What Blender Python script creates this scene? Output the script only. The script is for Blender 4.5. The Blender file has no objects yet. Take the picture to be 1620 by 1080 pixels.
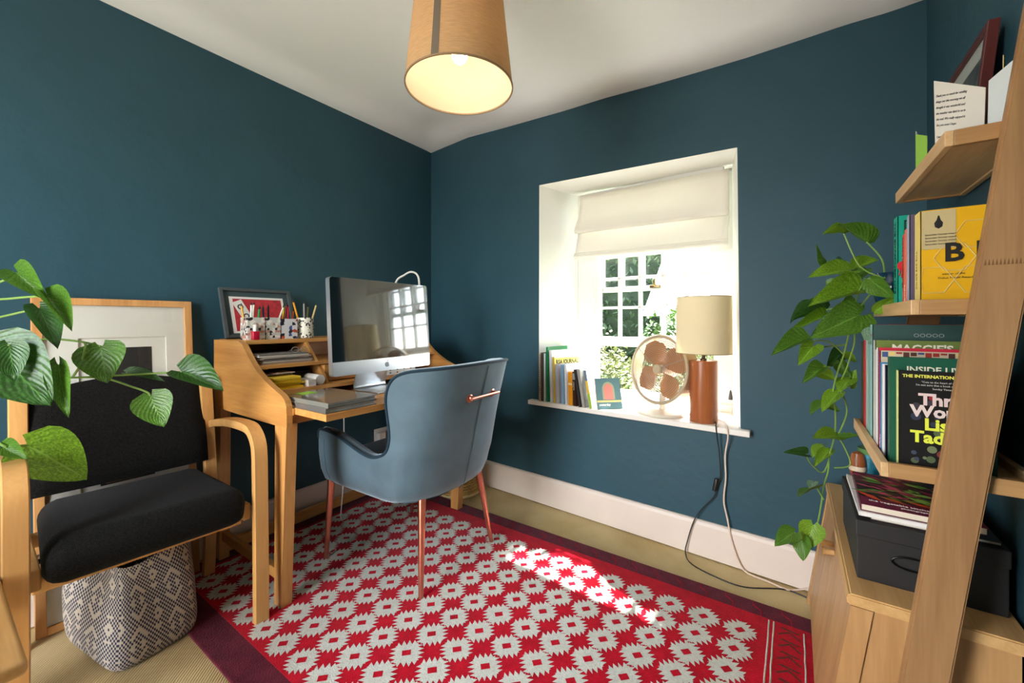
import bpy, bmesh, math, random
from mathutils import Vector, Matrix, Euler

# ------------------------------------------------------------------ scene, camera, light
S = bpy.context.scene
COL = S.collection
random.seed(7)
S.view_settings.view_transform = 'Standard'
S.view_settings.look = 'None'
S.view_settings.gamma = 1.0
S.view_settings.use_curve_mapping = False
S.view_settings.exposure = 1.68
try:
    S.cycles.use_denoising = True
    S.cycles.max_bounces = 10
    S.cycles.diffuse_bounces = 5
    S.cycles.transmission_bounces = 8
    S.cycles.transparent_max_bounces = 12
    S.cycles.caustics_reflective = False
    S.cycles.caustics_refractive = False
    S.cycles.sample_clamp_indirect = 6.0
except Exception:
    pass

cam_d = bpy.data.cameras.new('camera')
cam_d.sensor_width = 36.0
cam_d.lens = 36.0 * 650.0 / 1620.0
cam_d.shift_y = -(540.0 - 508.0) / 1620.0
cam_d.clip_start = 0.02
cam = bpy.data.objects.new('camera', cam_d)
COL.objects.link(cam)
cam.location = (2.224, -2.175, 1.08)
cam.rotation_euler = (math.radians(90), 0, math.radians(34.5))
S.camera = cam

W = bpy.data.worlds.new('world')
S.world = W
W.use_nodes = True
nt = W.node_tree
nt.nodes.clear()
sky = nt.nodes.new('ShaderNodeTexSky')
sky.sky_type = 'NISHITA'
sky.sun_disc = False
sky.sun_elevation = math.radians(62)
sky.sun_rotation = math.radians(10)
bg = nt.nodes.new('ShaderNodeBackground')
bg.inputs['Strength'].default_value = 1.05
wo = nt.nodes.new('ShaderNodeOutputWorld')
hsv = nt.nodes.new('ShaderNodeHueSaturation')
hsv.inputs['Saturation'].default_value = 0.45
nt.links.new(sky.outputs[0], hsv.inputs['Color'])
nt.links.new(hsv.outputs[0], bg.inputs[0])
nt.links.new(bg.outputs[0], wo.inputs[0])

def light(name, kind, loc, rot, energy, col, **kw):
    d = bpy.data.lights.new(name, kind)
    d.energy = energy
    d.color = col
    for k, v in kw.items():
        setattr(d, k, v)
    o = bpy.data.objects.new(name, d)
    COL.objects.link(o)
    o.location = loc
    o.rotation_euler = rot
    return o

# the sun: comes through the window from high on the right
sun_dir = Vector((-0.07, -1.0, -1.8)).normalized()      # direction the light travels
light('sun', 'SUN', (1, 6, 6), sun_dir.to_track_quat('-Z', 'Y').to_euler(), 20.0, (1.0, 0.97, 0.92), angle=math.radians(1.6))
# added fill lamp, set in the unseen doorway behind the camera to brighten the room
light('doorway_fill', 'AREA', (0.95, -3.40, 1.05), (math.radians(90), 0, 0), 15.0, (1.0, 0.96, 0.9), shape='RECTANGLE', size=0.85, size_y=1.95)

# ------------------------------------------------------------------ helpers
def lin(c):
    out = []
    for v in c[:3]:
        v = v / 255.0
        out.append(v / 12.92 if v <= 0.04045 else ((v + 0.055) / 1.055) ** 2.4)
    return (*out, 1.0)

MATS = {}
def mat(name, col, rough=0.5, metal=0.0, bump=None, var=None, spec=0.5, sheen=0.0, sheen_col=None, coat=0.0, emis=None, trans=0.0, ior=1.45, sss=0.0, vscale=(1, 1, 1), translucent=0.0, lincol=None):
    if name in MATS:
        return MATS[name]
    m = bpy.data.materials.new(name)
    m.use_nodes = True
    n = m.node_tree.nodes
    l = m.node_tree.links
    b = n['Principled BSDF']
    c = lincol if lincol else lin(col)
    b.inputs['Base Color'].default_value = c
    b.inputs['Roughness'].default_value = rough
    b.inputs['Metallic'].default_value = metal
    b.inputs['Specular IOR Level'].default_value = spec
    b.inputs['IOR'].default_value = ior
    if sheen:
        b.inputs['Sheen Weight'].default_value = sheen
        b.inputs['Sheen Roughness'].default_value = 0.35
        if sheen_col:
            b.inputs['Sheen Tint'].default_value = lin(sheen_col)
    if coat:
        b.inputs['Coat Weight'].default_value = coat
        b.inputs['Coat Roughness'].default_value = 0.08
    if trans:
        b.inputs['Transmission Weight'].default_value = trans
    if emis:
        b.inputs['Emission Color'].default_value = lin(emis[0])
        b.inputs['Emission Strength'].default_value = emis[1]
    tc = None
    def coord():
        nonlocal tc
        if tc is None:
            t = n.new('ShaderNodeTexCoord')
            mp = n.new('ShaderNodeMapping')
            mp.inputs['Scale'].default_value = vscale
            l.new(t.outputs['Object'], mp.inputs[0])
            tc = mp.outputs[0]
        return tc
    if var:
        ns = n.new('ShaderNodeTexNoise')
        ns.inputs['Scale'].default_value = var[0]
        ns.inputs['Detail'].default_value = 4
        l.new(coord(), ns.inputs['Vector'])
        mx = n.new('ShaderNodeMix')
        mx.data_type = 'RGBA'
        a = var[1]
        mx.inputs[6].default_value = tuple(max(0, x * (1 - a)) for x in c[:3]) + (1,)
        mx.inputs[7].default_value = tuple(min(1, x * (1 + a)) for x in c[:3]) + (1,)
        rp = n.new('ShaderNodeMapRange')
        rp.inputs[1].default_value = 0.3
        rp.inputs[2].default_value = 0.7
        l.new(ns.outputs[0], rp.inputs[0])
        l.new(rp.outputs[0], mx.inputs[0])
        l.new(mx.outputs[2], b.inputs['Base Color'])
    if bump:
        nb = n.new('ShaderNodeTexNoise')
        nb.inputs['Scale'].default_value = bump[0]
        nb.inputs['Detail'].default_value = bump[2] if len(bump) > 2 else 3
        l.new(coord(), nb.inputs['Vector'])
        bp = n.new('ShaderNodeBump')
        bp.inputs['Strength'].default_value = bump[1]
        bp.inputs['Distance'].default_value = bump[3] if len(bump) > 3 else 0.01
        l.new(nb.outputs[0], bp.inputs['Height'])
        l.new(bp.outputs[0], b.inputs['Normal'])
    if translucent:
        tr = n.new('ShaderNodeBsdfTranslucent')
        tr.inputs[0].default_value = c
        ms = n.new('ShaderNodeMixShader')
        ms.inputs[0].default_value = translucent
        out = n['Material Output']
        l.new(b.outputs[0], ms.inputs[1])
        l.new(tr.outputs[0], ms.inputs[2])
        l.new(ms.outputs[0], out.inputs[0])
    MATS[name] = m
    return m

def wood(name, c1, c2, axis='z', scale=1.0, rough=0.42, ring=0.5):
    """grain runs along axis of the object's own coordinates"""
    if name in MATS:
        return MATS[name]
    m = bpy.data.materials.new(name)
    m.use_nodes = True
    n = m.node_tree.nodes
    l = m.node_tree.links
    b = n['Principled BSDF']
    b.inputs['Roughness'].default_value = rough
    t = n.new('ShaderNodeTexCoord')
    mp = n.new('ShaderNodeMapping')
    k = {'x': (0.6, 9, 9), 'y': (9, 0.6, 9), 'z': (9, 9, 0.6)}[axis]
    mp.inputs['Scale'].default_value = tuple(v * scale for v in k)
    l.new(t.outputs['Object'], mp.inputs[0])
    n1 = n.new('ShaderNodeTexNoise')
    n1.inputs['Scale'].default_value = 2.2
    n1.inputs['Detail'].default_value = 5
    n1.inputs['Distortion'].default_value = 0.6
    l.new(mp.outputs[0], n1.inputs['Vector'])
    n2 = n.new('ShaderNodeTexNoise')
    n2.inputs['Scale'].default_value = 16
    n2.inputs['Detail'].default_value = 2
    l.new(mp.outputs[0], n2.inputs['Vector'])
    ad = n.new('ShaderNodeMath')
    ad.operation = 'MULTIPLY_ADD'
    ad.inputs[1].default_value = 0.35
    l.new(n2.outputs[0], ad.inputs[0])
    l.new(n1.outputs[0], ad.inputs[2])
    rp = n.new('ShaderNodeValToRGB')
    rp.color_ramp.elements[0].position = 0.42
    rp.color_ramp.elements[1].position = 0.86
    rp.color_ramp.elements[0].color = lin(c2)
    rp.color_ramp.elements[1].color = lin(c1)
    l.new(ad.outputs[0], rp.inputs[0])
    l.new(rp.outputs[0], b.inputs['Base Color'])
    bp = n.new('ShaderNodeBump')
    bp.inputs['Strength'].default_value = 0.12
    bp.inputs['Distance'].default_value = 0.004
    l.new(ad.outputs[0], bp.inputs['Height'])
    l.new(bp.outputs[0], b.inputs['Normal'])
    MATS[name] = m
    return m

def obj(name, bm, m, parent=None, smooth=False, loc=None, rot=None):
    me = bpy.data.meshes.new(name)
    bmesh.ops.recalc_face_normals(bm, faces=bm.faces)
    bm.to_mesh(me)
    bm.free()
    ms = m if isinstance(m, (list, tuple)) else [m]
    for x in ms:
        me.materials.append(x)
    if smooth:
        for p in me.polygons:
            p.use_smooth = True
        if smooth != 'all':
            try:
                me.set_sharp_from_angle(angle=math.radians(smooth if isinstance(smooth, (int, float)) and smooth > 1 else 40))
            except Exception:
                pass
    o = bpy.data.objects.new(name, me)
    COL.objects.link(o)
    if parent is not None:
        o.parent = parent
    if loc is not None:
        o.location = loc
    if rot is not None:
        o.rotation_euler = rot
    return o

def tag(o, label=None, cat=None, group=None, kind=None):
    if label: o['label'] = label
    if cat: o['category'] = cat
    if group: o['group'] = group
    if kind: o['kind'] = kind
    return o

def thing(name, label, cat, loc=(0, 0, 0), rotz=0.0, group=None, rot=None):
    o = bpy.data.objects.new(name, None)
    o.empty_display_size = 0.05
    COL.objects.link(o)
    o.location = loc
    o.rotation_euler = rot if rot is not None else (0, 0, rotz)
    return tag(o, label, cat, group)

def struct(name, bm, m, parent=None, smooth=False):
    o = obj(name, bm, m, parent, smooth)
    if parent is None:
        o['kind'] = 'structure'
    return o

def copy_tree(o, parent=None):
    c = o.copy()
    COL.objects.link(c)
    c.parent = parent
    for ch in list(o.children):
        copy_tree(ch, c)
    return c

def NB():
    return bmesh.new()

def box(bm, lo, hi, bev=0.0, seg=2, M=None, mi=0):
    x0, y0, z0 = lo
    x1, y1, z1 = hi
    vs = [bm.verts.new(p) for p in ((x0, y0, z0), (x1, y0, z0), (x1, y1, z0), (x0, y1, z0), (x0, y0, z1), (x1, y0, z1), (x1, y1, z1), (x0, y1, z1))]
    fs = [bm.faces.new([vs[i] for i in f]) for f in ((0, 3, 2, 1), (4, 5, 6, 7), (0, 1, 5, 4), (1, 2, 6, 5), (2, 3, 7, 6), (3, 0, 4, 7))]
    for f in fs:
        f.material_index = mi
    allv = set(vs)
    if bev > 0:
        es = list({e for f in fs for e in f.edges})
        r = bmesh.ops.bevel(bm, geom=es, offset=bev, segments=seg, profile=0.5, affect='EDGES')
        allv = {v for v in r['verts']} | {v for v in vs if v.is_valid}
        for f in r['faces']:
            f.material_index = mi
    if M is not None:
        bmesh.ops.transform(bm, matrix=M, verts=list(allv))
    return bm

def prism(bm, pts, a0, a1, axis='y', mi=0):
    """polygon pts (p,q) extruded along axis"""
    def mk(p, a):
        if axis == 'y': return (p[0], a, p[1])
        if axis == 'x': return (a, p[0], p[1])
        return (p[0], p[1], a)
    A = [bm.verts.new(mk(p, a0)) for p in pts]
    B = [bm.verts.new(mk(p, a1)) for p in pts]
    k = len(pts)
    fs = [bm.faces.new(A), bm.faces.new(B[::-1])]
    for i in range(k):
        fs.append(bm.faces.new([A[i], B[i], B[(i + 1) % k], A[(i + 1) % k]]))
    for f in fs:
        f.material_index = mi
    return bm

def frame_of(d):
    d = d.normalized()
    u = d.cross(Vector((0, 0, 1)))
    if u.length < 1e-3:
        u = d.cross(Vector((1, 0, 0)))
    u.normalize()
    return u, d.cross(u).normalized()

def spline(pts, k=6):
    P = [Vector(p) for p in pts]
    if len(P) < 3:
        return P
    out = []
    for i in range(len(P) - 1):
        p0 = P[max(i - 1, 0)]; p1 = P[i]; p2 = P[i + 1]; p3 = P[min(i + 2, len(P) - 1)]
        for j in range(k):
            t = j / k
            out.append(0.5 * ((2 * p1) + (p2 - p0) * t + (2 * p0 - 5 * p1 + 4 * p2 - p3) * t * t + (3 * p1 - p0 - 3 * p2 + p3) * t ** 3))
    out.append(P[-1])
    return out

def tube(bm, pts, r, n=8, smooth=0, cap=True, mi=0, flat=None):
    P = spline(pts, smooth) if smooth else [Vector(p) for p in pts]
    k = len(P)
    rings = []
    u_prev = None
    for i, p in enumerate(P):
        d = (P[min(i + 1, k - 1)] - P[max(i - 1, 0)])
        if d.length < 1e-9:
            d = Vector((0, 0, 1))
        d.normalize()
        if u_prev is None:
            u, v = frame_of(d)
        else:
            u = (u_prev - d * u_prev.dot(d))
            if u.length < 1e-6:
                u, v = frame_of(d)
            u.normalize()
            v = d.cross(u)
        u_prev = u
        rr = r(i / (k - 1)) if callable(r) else (r[min(i, len(r) - 1)] if isinstance(r, (list, tuple)) else r)
        rings.append([bm.verts.new(p + (u * math.cos(2 * math.pi * j / n) + v * math.sin(2 * math.pi * j / n)) * rr) for j in range(n)])
    for i in range(k - 1):
        for j in range(n):
            f = bm.faces.new([rings[i][j], rings[i][(j + 1) % n], rings[i + 1][(j + 1) % n], rings[i + 1][j]])
            f.material_index = mi
    if cap:
        bm.faces.new(rings[0][::-1]).material_index = mi
        bm.faces.new(rings[-1]).material_index = mi
    return bm

def ribbon(bm, pts, wv, w, t, closed=False):
    """flat strip swept along pts; wv = width direction, w = half width, t = half thickness"""
    P = [Vector(p) for p in pts]
    wv = Vector(wv).normalized()
    k = len(P)
    R = []
    for i, p in enumerate(P):
        d = (P[min(i + 1, k - 1)] - P[max(i - 1, 0)]).normalized()
        nn = d.cross(wv).normalized()
        c = [p + wv * w * a + nn * t * b for a, b in ((-1, -.55), (-.86, -1), (.86, -1), (1, -.55), (1, .55), (.86, 1), (-.86, 1), (-1, .55))]
        R.append([bm.verts.new(q) for q in c])
    for i in range(k - 1):
        for j in range(8):
            bm.faces.new([R[i][j], R[i][(j + 1) % 8], R[i + 1][(j + 1) % 8], R[i + 1][j]])
    bm.faces.new(R[0][::-1])
    bm.faces.new(R[-1])
    return bm

def lathe(bm, prof, n=32, cap=True, mi=0, M=None):
    rings = []
    vs = []
    for r, z in prof:
        ring = [bm.verts.new((r * math.cos(2 * math.pi * j / n), r * math.sin(2 * math.pi * j / n), z)) for j in range(n)]
        rings.append(ring)
        vs += ring
    for i in range(len(prof) - 1):
        for j in range(n):
            bm.faces.new([rings[i][j], rings[i][(j + 1) % n], rings[i + 1][(j + 1) % n], rings[i + 1][j]]).material_index = mi
    if cap:
        bm.faces.new(rings[0][::-1]).material_index = mi
        bm.faces.new(rings[-1]).material_index = mi
    if M is not None:
        bmesh.ops.transform(bm, matrix=M, verts=vs)
    return bm

def grid(bm, fn, nu, nv, mi=0, uv=None):
    V = [[bm.verts.new(fn(i / nu, j / nv)) for j in range(nv + 1)] for i in range(nu + 1)]
    lay = bm.loops.layers.uv.verify() if uv else None
    for i in range(nu):
        for j in range(nv):
            f = bm.faces.new([V[i][j], V[i + 1][j], V[i + 1][j + 1], V[i][j + 1]])
            f.material_index = mi
            if uv:
                for lp, (a, b) in zip(f.loops, ((i, j), (i + 1, j), (i + 1, j + 1), (i, j + 1))):
                    lp[lay].uv = uv(a / nu, b / nv)
    return V

def basis(origin, a, b):
    a = Vector(a).normalized()
    b = Vector(b)
    n = a.cross(b).normalized()
    b = n.cross(a)
    M = Matrix((a, b, n)).transposed().to_4x4()
    M.translation = Vector(origin)
    return M

def text(name, body, size, M, m, parent, bold=0.0, align='LEFT', sx=1.0):
    cu = bpy.data.curves.new(name, 'FONT')
    cu.body = body
    cu.size = size
    cu.align_x = align
    cu.extrude = 0.0002
    cu.offset = bold
    cu.resolution_u = 2
    tmp = bpy.data.objects.new('tmp_text', cu)
    COL.objects.link(tmp)
    dg = bpy.context.evaluated_depsgraph_get()
    me = bpy.data.meshes.new_from_object(tmp.evaluated_get(dg))
    bpy.data.objects.remove(tmp)
    bpy.data.curves.remove(cu)
    me.name = name
    me.transform(M @ Matrix.Diagonal((sx, 1, 1, 1)))
    me.materials.clear()
    me.materials.append(m)
    o = bpy.data.objects.new(name, me)
    COL.objects.link(o)
    o.parent = parent
    return o

def smoothstep(a, b, x):
    t = max(0.0, min(1.0, (x - a) / (b - a)))
    return t * t * (3 - 2 * t)

def interp(xs, ys, x):
    if x <= xs[0]: return ys[0]
    for i in range(len(xs) - 1):
        if x <= xs[i + 1]:
            t = (x - xs[i]) / (xs[i + 1] - xs[i])
            return ys[i] + (ys[i + 1] - ys[i]) * t
    return ys[-1]

# ------------------------------------------------------------------ the room
WROT = -math.atan2(0.0623, 0.998)
wx, wy = 0.998, -0.0623                 # along the window wall
nx, ny = 0.0623, 0.998                  # out through the window wall
def WP(s, o, z):
    return Vector((s * wx + o * nx, s * wy + o * ny, z))
XR = 2.607
YB = -3.3
m_wall = mat('teal_wall_paint', (44, 77, 89), 0.55, bump=(9, 0.25, 5, 0.02), var=(2.5, 0.06), spec=0.35)
m_ceil = mat('ceiling_white', (246, 247, 245), 0.7, bump=(5, 0.25, 3, 0.02))
m_white = mat('white_gloss_paint', (226, 226, 220), 0.4, bump=(14, 0.12, 4, 0.01))
m_skirt = mat('skirting_cream_paint', (228, 212, 198), 0.45, bump=(12, 0.12, 4, 0.01), var=(6, 0.03))

def carpet():
    m = mat('woven_floor_covering', (206, 178, 122), 0.85)
    n = m.node_tree.nodes; l = m.node_tree.links
    b = n['Principled BSDF']
    t = n.new('ShaderNodeTexCoord')
    wv = n.new('ShaderNodeTexWave'); wv.inputs['Scale'].default_value = 55; wv.inputs['Distortion'].default_value = 0.6
    wv.bands_direction = 'DIAGONAL'
    l.new(t.outputs['Object'], wv.inputs['Vector'])
    ns = n.new('ShaderNodeTexNoise'); ns.inputs['Scale'].default_value = 3; ns.inputs['Detail'].default_value = 6
    l.new(t.outputs['Object'], ns.inputs['Vector'])
    rp = n.new('ShaderNodeValToRGB')
    rp.color_ramp.elements[0].color = lin((208, 180, 124)); rp.color_ramp.elements[1].color = lin((238, 214, 162))
    rp.color_ramp.elements[0].position = 0.3; rp.color_ramp.elements[1].position = 0.7
    l.new(ns.outputs[0], rp.inputs[0])
    mx = n.new('ShaderNodeMix'); mx.data_type = 'RGBA'; mx.blend_type = 'MULTIPLY'; mx.inputs[0].default_value = 0.25
    l.new(rp.outputs[0], mx.inputs[6]); l.new(wv.outputs[0], mx.inputs[7]); l.new(mx.outputs[2], b.inputs['Base Color'])
    bp = n.new('ShaderNodeBump'); bp.inputs['Strength'].default_value = 0.4; bp.inputs['Distance'].default_value = 0.004
    l.new(wv.outputs[0], bp.inputs['Height']); l.new(bp.outputs[0], b.inputs['Normal'])
    return m

bm = NB(); box(bm, (-0.4, YB - 0.4, -0.1), (3.0, 0.3, 0.0)); tag(struct('floor', bm, carpet()), 'beige woven floor covering around the rug')

# ceiling: old, uneven, lower along the window side to the right
CX = [0, .377, .711, 1.142, 1.401, 1.653, 1.844, 2.05, 2.235, 2.39, 2.515, 2.61]
CZ = [2.329, 2.338, 2.310, 2.279, 2.267, 2.245, 2.232, 2.22, 2.216, 2.214, 2.205, 2.208]
def ceil_z(x, y):
    ye = -x * 0.0624
    e = interp(CX, CZ, x)
    d = max(0.0, ye - y)
    f = smoothstep(0.0, 1.3, d)
    z = e * (1 - f) + 2.325 * f
    z += 0.045 * smoothstep(0.0, 0.22, min(d, max(x, 0), max(XR - x, 0)))
    return z + 0.006 * math.sin(x * 7 + y * 3) * smoothstep(0, .3, d) - 0.006 * math.sin(3.1 * y)
bm = NB()
def ceil_pt(u, v):
    x = -0.02 + (XR + 0.04) * u
    y = YB - 0.02 + (0.03 - x * 0.0624 - YB) * v
    return (x, y, ceil_z(x, y))
grid(bm, ceil_pt, 60, 70)
tag(struct('ceiling', bm, m_ceil, smooth='all'), 'white uneven plaster ceiling')
# roof space above the ceiling keeps daylight out
bm = NB(); box(bm, (-0.4, YB - 0.4, 2.5), (3.0, 0.45, 2.6)); tag(struct('trim_1', bm, m_ceil), 'boarding over the ceiling')

bm = NB(); box(bm, (-0.3, YB - 0.3, -0.05), (0.0, 0.4, 2.5)); tag(struct('wall_left', bm, m_wall), 'dark teal wall behind the desk')
bm = NB(); box(bm, (XR, YB - 0.3, -0.05), (XR + 0.3, 0.3, 2.5)); tag(struct('wall_right', bm, m_wall), 'dark teal wall behind the ladder shelf')
# back wall with a doorway (behind the camera)
bm = NB()
box(bm, (-0.3, YB - 0.12, -0.05), (0.5, YB, 2.5)); box(bm, (1.4, YB - 0.12, -0.05), (XR + 0.3, YB, 2.5)); box(bm, (0.5, YB - 0.12, 2.02), (1.4, YB, 2.5))
tag(struct('wall_back', bm, m_wall), 'dark teal wall with the doorway')

# window wall with splayed white reveal
bm = NB()
z0, z1 = -0.05, 2.5
T = 0.40
fr = [(0.968, 0.600), (2.034, 0.588), (2.021, 1.844), (0.970, 1.892)]      # opening on the room side (s, z)
bk = [(1.085, 0.600), (1.925, 0.600), (1.925, 1.866), (1.085, 1.880)]      # opening on the outside
out = [(-0.3, z0), (2.9, z0), (2.9, z1), (-0.3, z1)]
def q(pts, mi):
    f = bm.faces.new([bm.verts.new(p) for p in pts]); f.material_index = mi
for o_, ring in ((0.0, fr), (T, bk)):
    for i in range(4):
        a, b_ = ring[i], ring[(i + 1) % 4]
        c, d = out[(i + 1) % 4], out[i]
        pts = [WP(a[0], o_, a[1]), WP(b_[0], o_, b_[1]), WP(c[0], o_, c[1]), WP(d[0], o_, d[1])]
        q(pts, 0 if o_ == 0 else 1)
for i in range(4):
    a, b_ = fr[i], fr[(i + 1) % 4]; c, d = bk[(i + 1) % 4], bk[i]
    q([WP(a[0], 0, a[1]), WP(b_[0], 0, b_[1]), WP(c[0], T, c[1]), WP(d[0], T, d[1])], 1)
for i in range(4):
    a, b_ = out[i], out[(i + 1) % 4]
    q([WP(a[0], 0, a[1]), WP(b_[0], 0, b_[1]), WP(b_[0], T, b_[1]), WP(a[0], T, a[1])], 0)
bmesh.ops.remove_doubles(bm, verts=bm.verts, dist=1e-5)
tag(struct('wall_window', bm, [m_wall, m_white]), 'dark teal wall with the white splayed window recess')

def skirting(name, p0, p1, inward, label):
    bm = NB()
    p0 = Vector(p0); p1 = Vector(p1); iv = Vector(inward).normalized()
    prof = [(0, 0.007), (0.020, 0.007), (0.020, 0.148), (0.015, 0.160), (0.008, 0.166), (0, 0.166)]
    A = [bm.verts.new(p0 + iv * a + Vector((0, 0, z))) for a, z in prof]
    B = [bm.verts.new(p1 + iv * a + Vector((0, 0, z))) for a, z in prof]
    for i in range(len(prof)):
        j = (i + 1) % len(prof)
        bm.faces.new([A[i], A[j], B[j], B[i]])
    bm.faces.new(A); bm.faces.new(B[::-1])
    tag(struct(name, bm, m_skirt), label)
skirting('baseboard_window', WP(0.0, 0, 0), WP(2.61, 0, 0), (-nx, -ny, 0), 'cream skirting board under the window')
skirting('baseboard_left', (0, 0, 0), (0, YB, 0), (1, 0, 0), 'cream skirting board along the desk wall')
skirting('baseboard_right', (XR, -0.17, 0), (XR, YB, 0), (-1, 0, 0), 'cream skirting board behind the cabinet')

# ------------------------------------------------------------------ window (children sit in the wall's own frame: x along, y out)
m_glass = bpy.data.materials.new('window_glass'); m_glass.use_nodes = True
_n = m_glass.node_tree.nodes; _l = m_glass.node_tree.links
_g = _n.new('ShaderNodeBsdfGlossy'); _g.inputs['Roughness'].default_value = 0.02
_t = _n.new('ShaderNodeBsdfTransparent'); _t.inputs[0].default_value = (0.97, 0.98, 0.98, 1)
_w = _n.new('ShaderNodeLayerWeight'); _p = _n.new('ShaderNodeMath'); _p.operation = 'POWER'; _p.inputs[1].default_value = 4.0
_f = _n.new('ShaderNodeMath'); _f.operation = 'MULTIPLY_ADD'; _f.inputs[1].default_value = 0.6; _f.inputs[2].default_value = 0.025
_l.new(_w.outputs['Facing'], _p.inputs[0]); _l.new(_p.outputs[0], _f.inputs[0])
_m = _n.new('ShaderNodeMixShader')
_l.new(_f.outputs[0], _m.inputs[0]); _l.new(_t.outputs[0], _m.inputs[1]); _l.new(_g.outputs[0], _m.inputs[2]); _l.new(_m.outputs[0], _n['Material Output'].inputs[0])

win = thing('window_1', 'white sash window with small panes, lower sash pushed up', 'window', (0, 0, 0), WROT)
win['kind'] = 'structure'
OW = 0.33
bm = NB()
box(bm, (1.06, OW - 0.02, 0.60), (1.165, OW + 0.085, 1.92), 0.004); box(bm, (1.872, OW - 0.02, 0.60), (1.98, OW + 0.085, 1.92), 0.004)
box(bm, (1.06, OW - 0.02, 1.845), (1.98, OW + 0.085, 1.92), 0.004); box(bm, (1.06, OW - 0.03, 0.58), (1.98, OW + 0.10, 0.655), 0.004)
obj('window_frame', bm, m_white, win)
bm = NB()
for x in (1.166, 1.858): box(bm, (x, OW - 0.012, 0.655), (x + 0.013, OW - 0.001, 1.76))
obj('staff_bead', bm, m_white, win)
cols = [(1.204, 1.318), (1.338, 1.445), (1.466, 1.578), (1.600, 1.707), (1.727, 1.838)]
def sash(zb, zt, rows, y0, y1, rail):
    s = thing('sash', None, None, (0, 0, 0)); s.parent = win
    bm = NB()
    box(bm, (1.170, y0, zb), (1.204, y1, zt), 0.003); box(bm, (1.838, y0, zb), (1.868, y1, zt), 0.003)
    box(bm, (1.170, y0, zb), (1.868, y1, zb + rail), 0.003); box(bm, (1.170, y0, zt - 0.04), (1.868, y1, zt), 0.003)
    obj('sash_rail', bm, m_white, s)
    lo, hi = zb + rail, zt - 0.04
    for i in range(4):
        bm = NB(); box(bm, (cols[i][1], y0 + 0.006, lo), (cols[i + 1][0], y1 - 0.004, hi), 0.004); obj('glazing_bar', bm, m_white, s)
    h = (hi - lo) / rows
    for r in range(1, rows):
        bm = NB(); box(bm, (1.204, y0 + 0.006, lo + h * r - 0.008), (1.838, y1 - 0.004, lo + h * r + 0.008), 0.004); obj('glazing_bar', bm, m_white, s)
    for c in cols:
        for r in range(rows):
            bm = NB(); ym = y0 + 0.022
            box(bm, (c[0] - 0.002, ym, lo + h * r + 0.006), (c[1] + 0.002, ym + 0.003, lo + h * (r + 1) - 0.006))
            obj('pane', bm, m_glass, s)
    return s
sash(0.928, 1.735, 4, OW, OW + 0.035, 0.057)       # lower sash, raised
up = sash(1.262, 1.90, 3, OW + 0.045, OW + 0.08, 0.030)
m_brass = mat('aged_brass', (150, 125, 85), 0.35, 1.0)
bm = NB(); tube(bm, [(1.535, OW + 0.035, 1.285), (1.535, OW + 0.02, 1.31), (1.535, OW + 0.04, 1.33)], 0.008, 8, 4); box(bm, (1.505, OW + 0.030, 1.275), (1.565, OW + 0.046, 1.293), 0.003)
obj('sash_fastener', bm, m_brass, up, smooth=True)
# window board (sill)
m_sill = mat('sill_white_paint', (230, 224, 214), 0.42, bump=(16, 0.2, 4, 0.01))
bm = NB(); box(bm, (0.915, -0.042, 0.586), (2.075, 0.0, 0.612), 0.004); box(bm, (0.975, -0.006, 0.586), (2.025, OW - 0.02, 0.612), 0.0)
o = obj('trim_2', bm, m_sill); o.rotation_euler = (0, 0, WROT); tag(o, 'white window board with a worn front edge', kind='structure')

# ------------------------------------------------------------------ rug
m_red = mat('rug_red_wool', (196, 12, 38), 0.95, bump=(260, 0.6, 2, 0.006), var=(30, 0.14), spec=0.1, sheen=0.15)
m_rugw = mat('rug_white_wool', (218, 218, 208), 0.95, bump=(260, 0.6, 2, 0.006), var=(120, 0.1), spec=0.1)
m_maroon = mat('rug_maroon_border', (102, 34, 50), 0.95, bump=(220, 0.6, 2, 0.006), var=(22, 0.22), spec=0.1, sheen=0.15)
m_brown = mat('rug_brown_motif', (112, 60, 52), 0.95, bump=(220, 0.6, 2, 0.006), spec=0.1)
RX0, RX1, RY0, RY1 = 0.05, 2.305, -1.642, -0.350
rug = thing('rug', 'red and white geometric wool rug under the blue chair', 'rug', (0, 0, 0))
bm = NB(); box(bm, (RX0, RY0, 0.0), (RX1, RY1, 0.010), 0.004); obj('border', bm, m_maroon, rug)
IX0, IX1, IY0, IY1 = 0.125, 2.275, -1.542, -0.435
bm = NB(); box(bm, (IX0, IY0, 0.004), (IX1, IY1, 0.0112)); obj('field', bm, m_red, rug)
# jagged stars in rows; the rug's lattice lies at 45 degrees to them
star = []
def side(rot):
    pts = [(-0.0385, 0.0360), (-0.0330, 0.0355), (-0.0275, 0.0520), (-0.0190, 0.0350), (-0.0105, 0.0560), (-0.0015, 0.0355), (0.0070, 0.0560), (0.0150, 0.0350), (0.0245, 0.0525), (0.0310, 0.0350)]
    c, s = math.cos(rot), math.sin(rot)
    return [(x * c - y * s, x * s + y * c) for x, y in pts]
for k in range(4):
    star += side(-k * math.pi / 2)
c45 = math.cos(math.pi / 4)
hole = [(0, 0.015), (0.014, 0.0), (0, -0.015), (-0.014, 0)]
bmw = NB(); bmr = NB()
PX, PY = 0.1165, 0.103
i0 = -9
def clipped(pts, z, bmm):
    out = []
    for x, y in pts:
        out.append((min(max(x, IX0 + 0.02), 2.147), min(max(y, IY0 + 0.008), IY1 - 0.008)))
    try:
        vs = [bmm.verts.new((x, y, z)) for x, y in out]
        f = bmm.faces.new(vs)
    except Exception:
        pass
random.seed(3)
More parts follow.
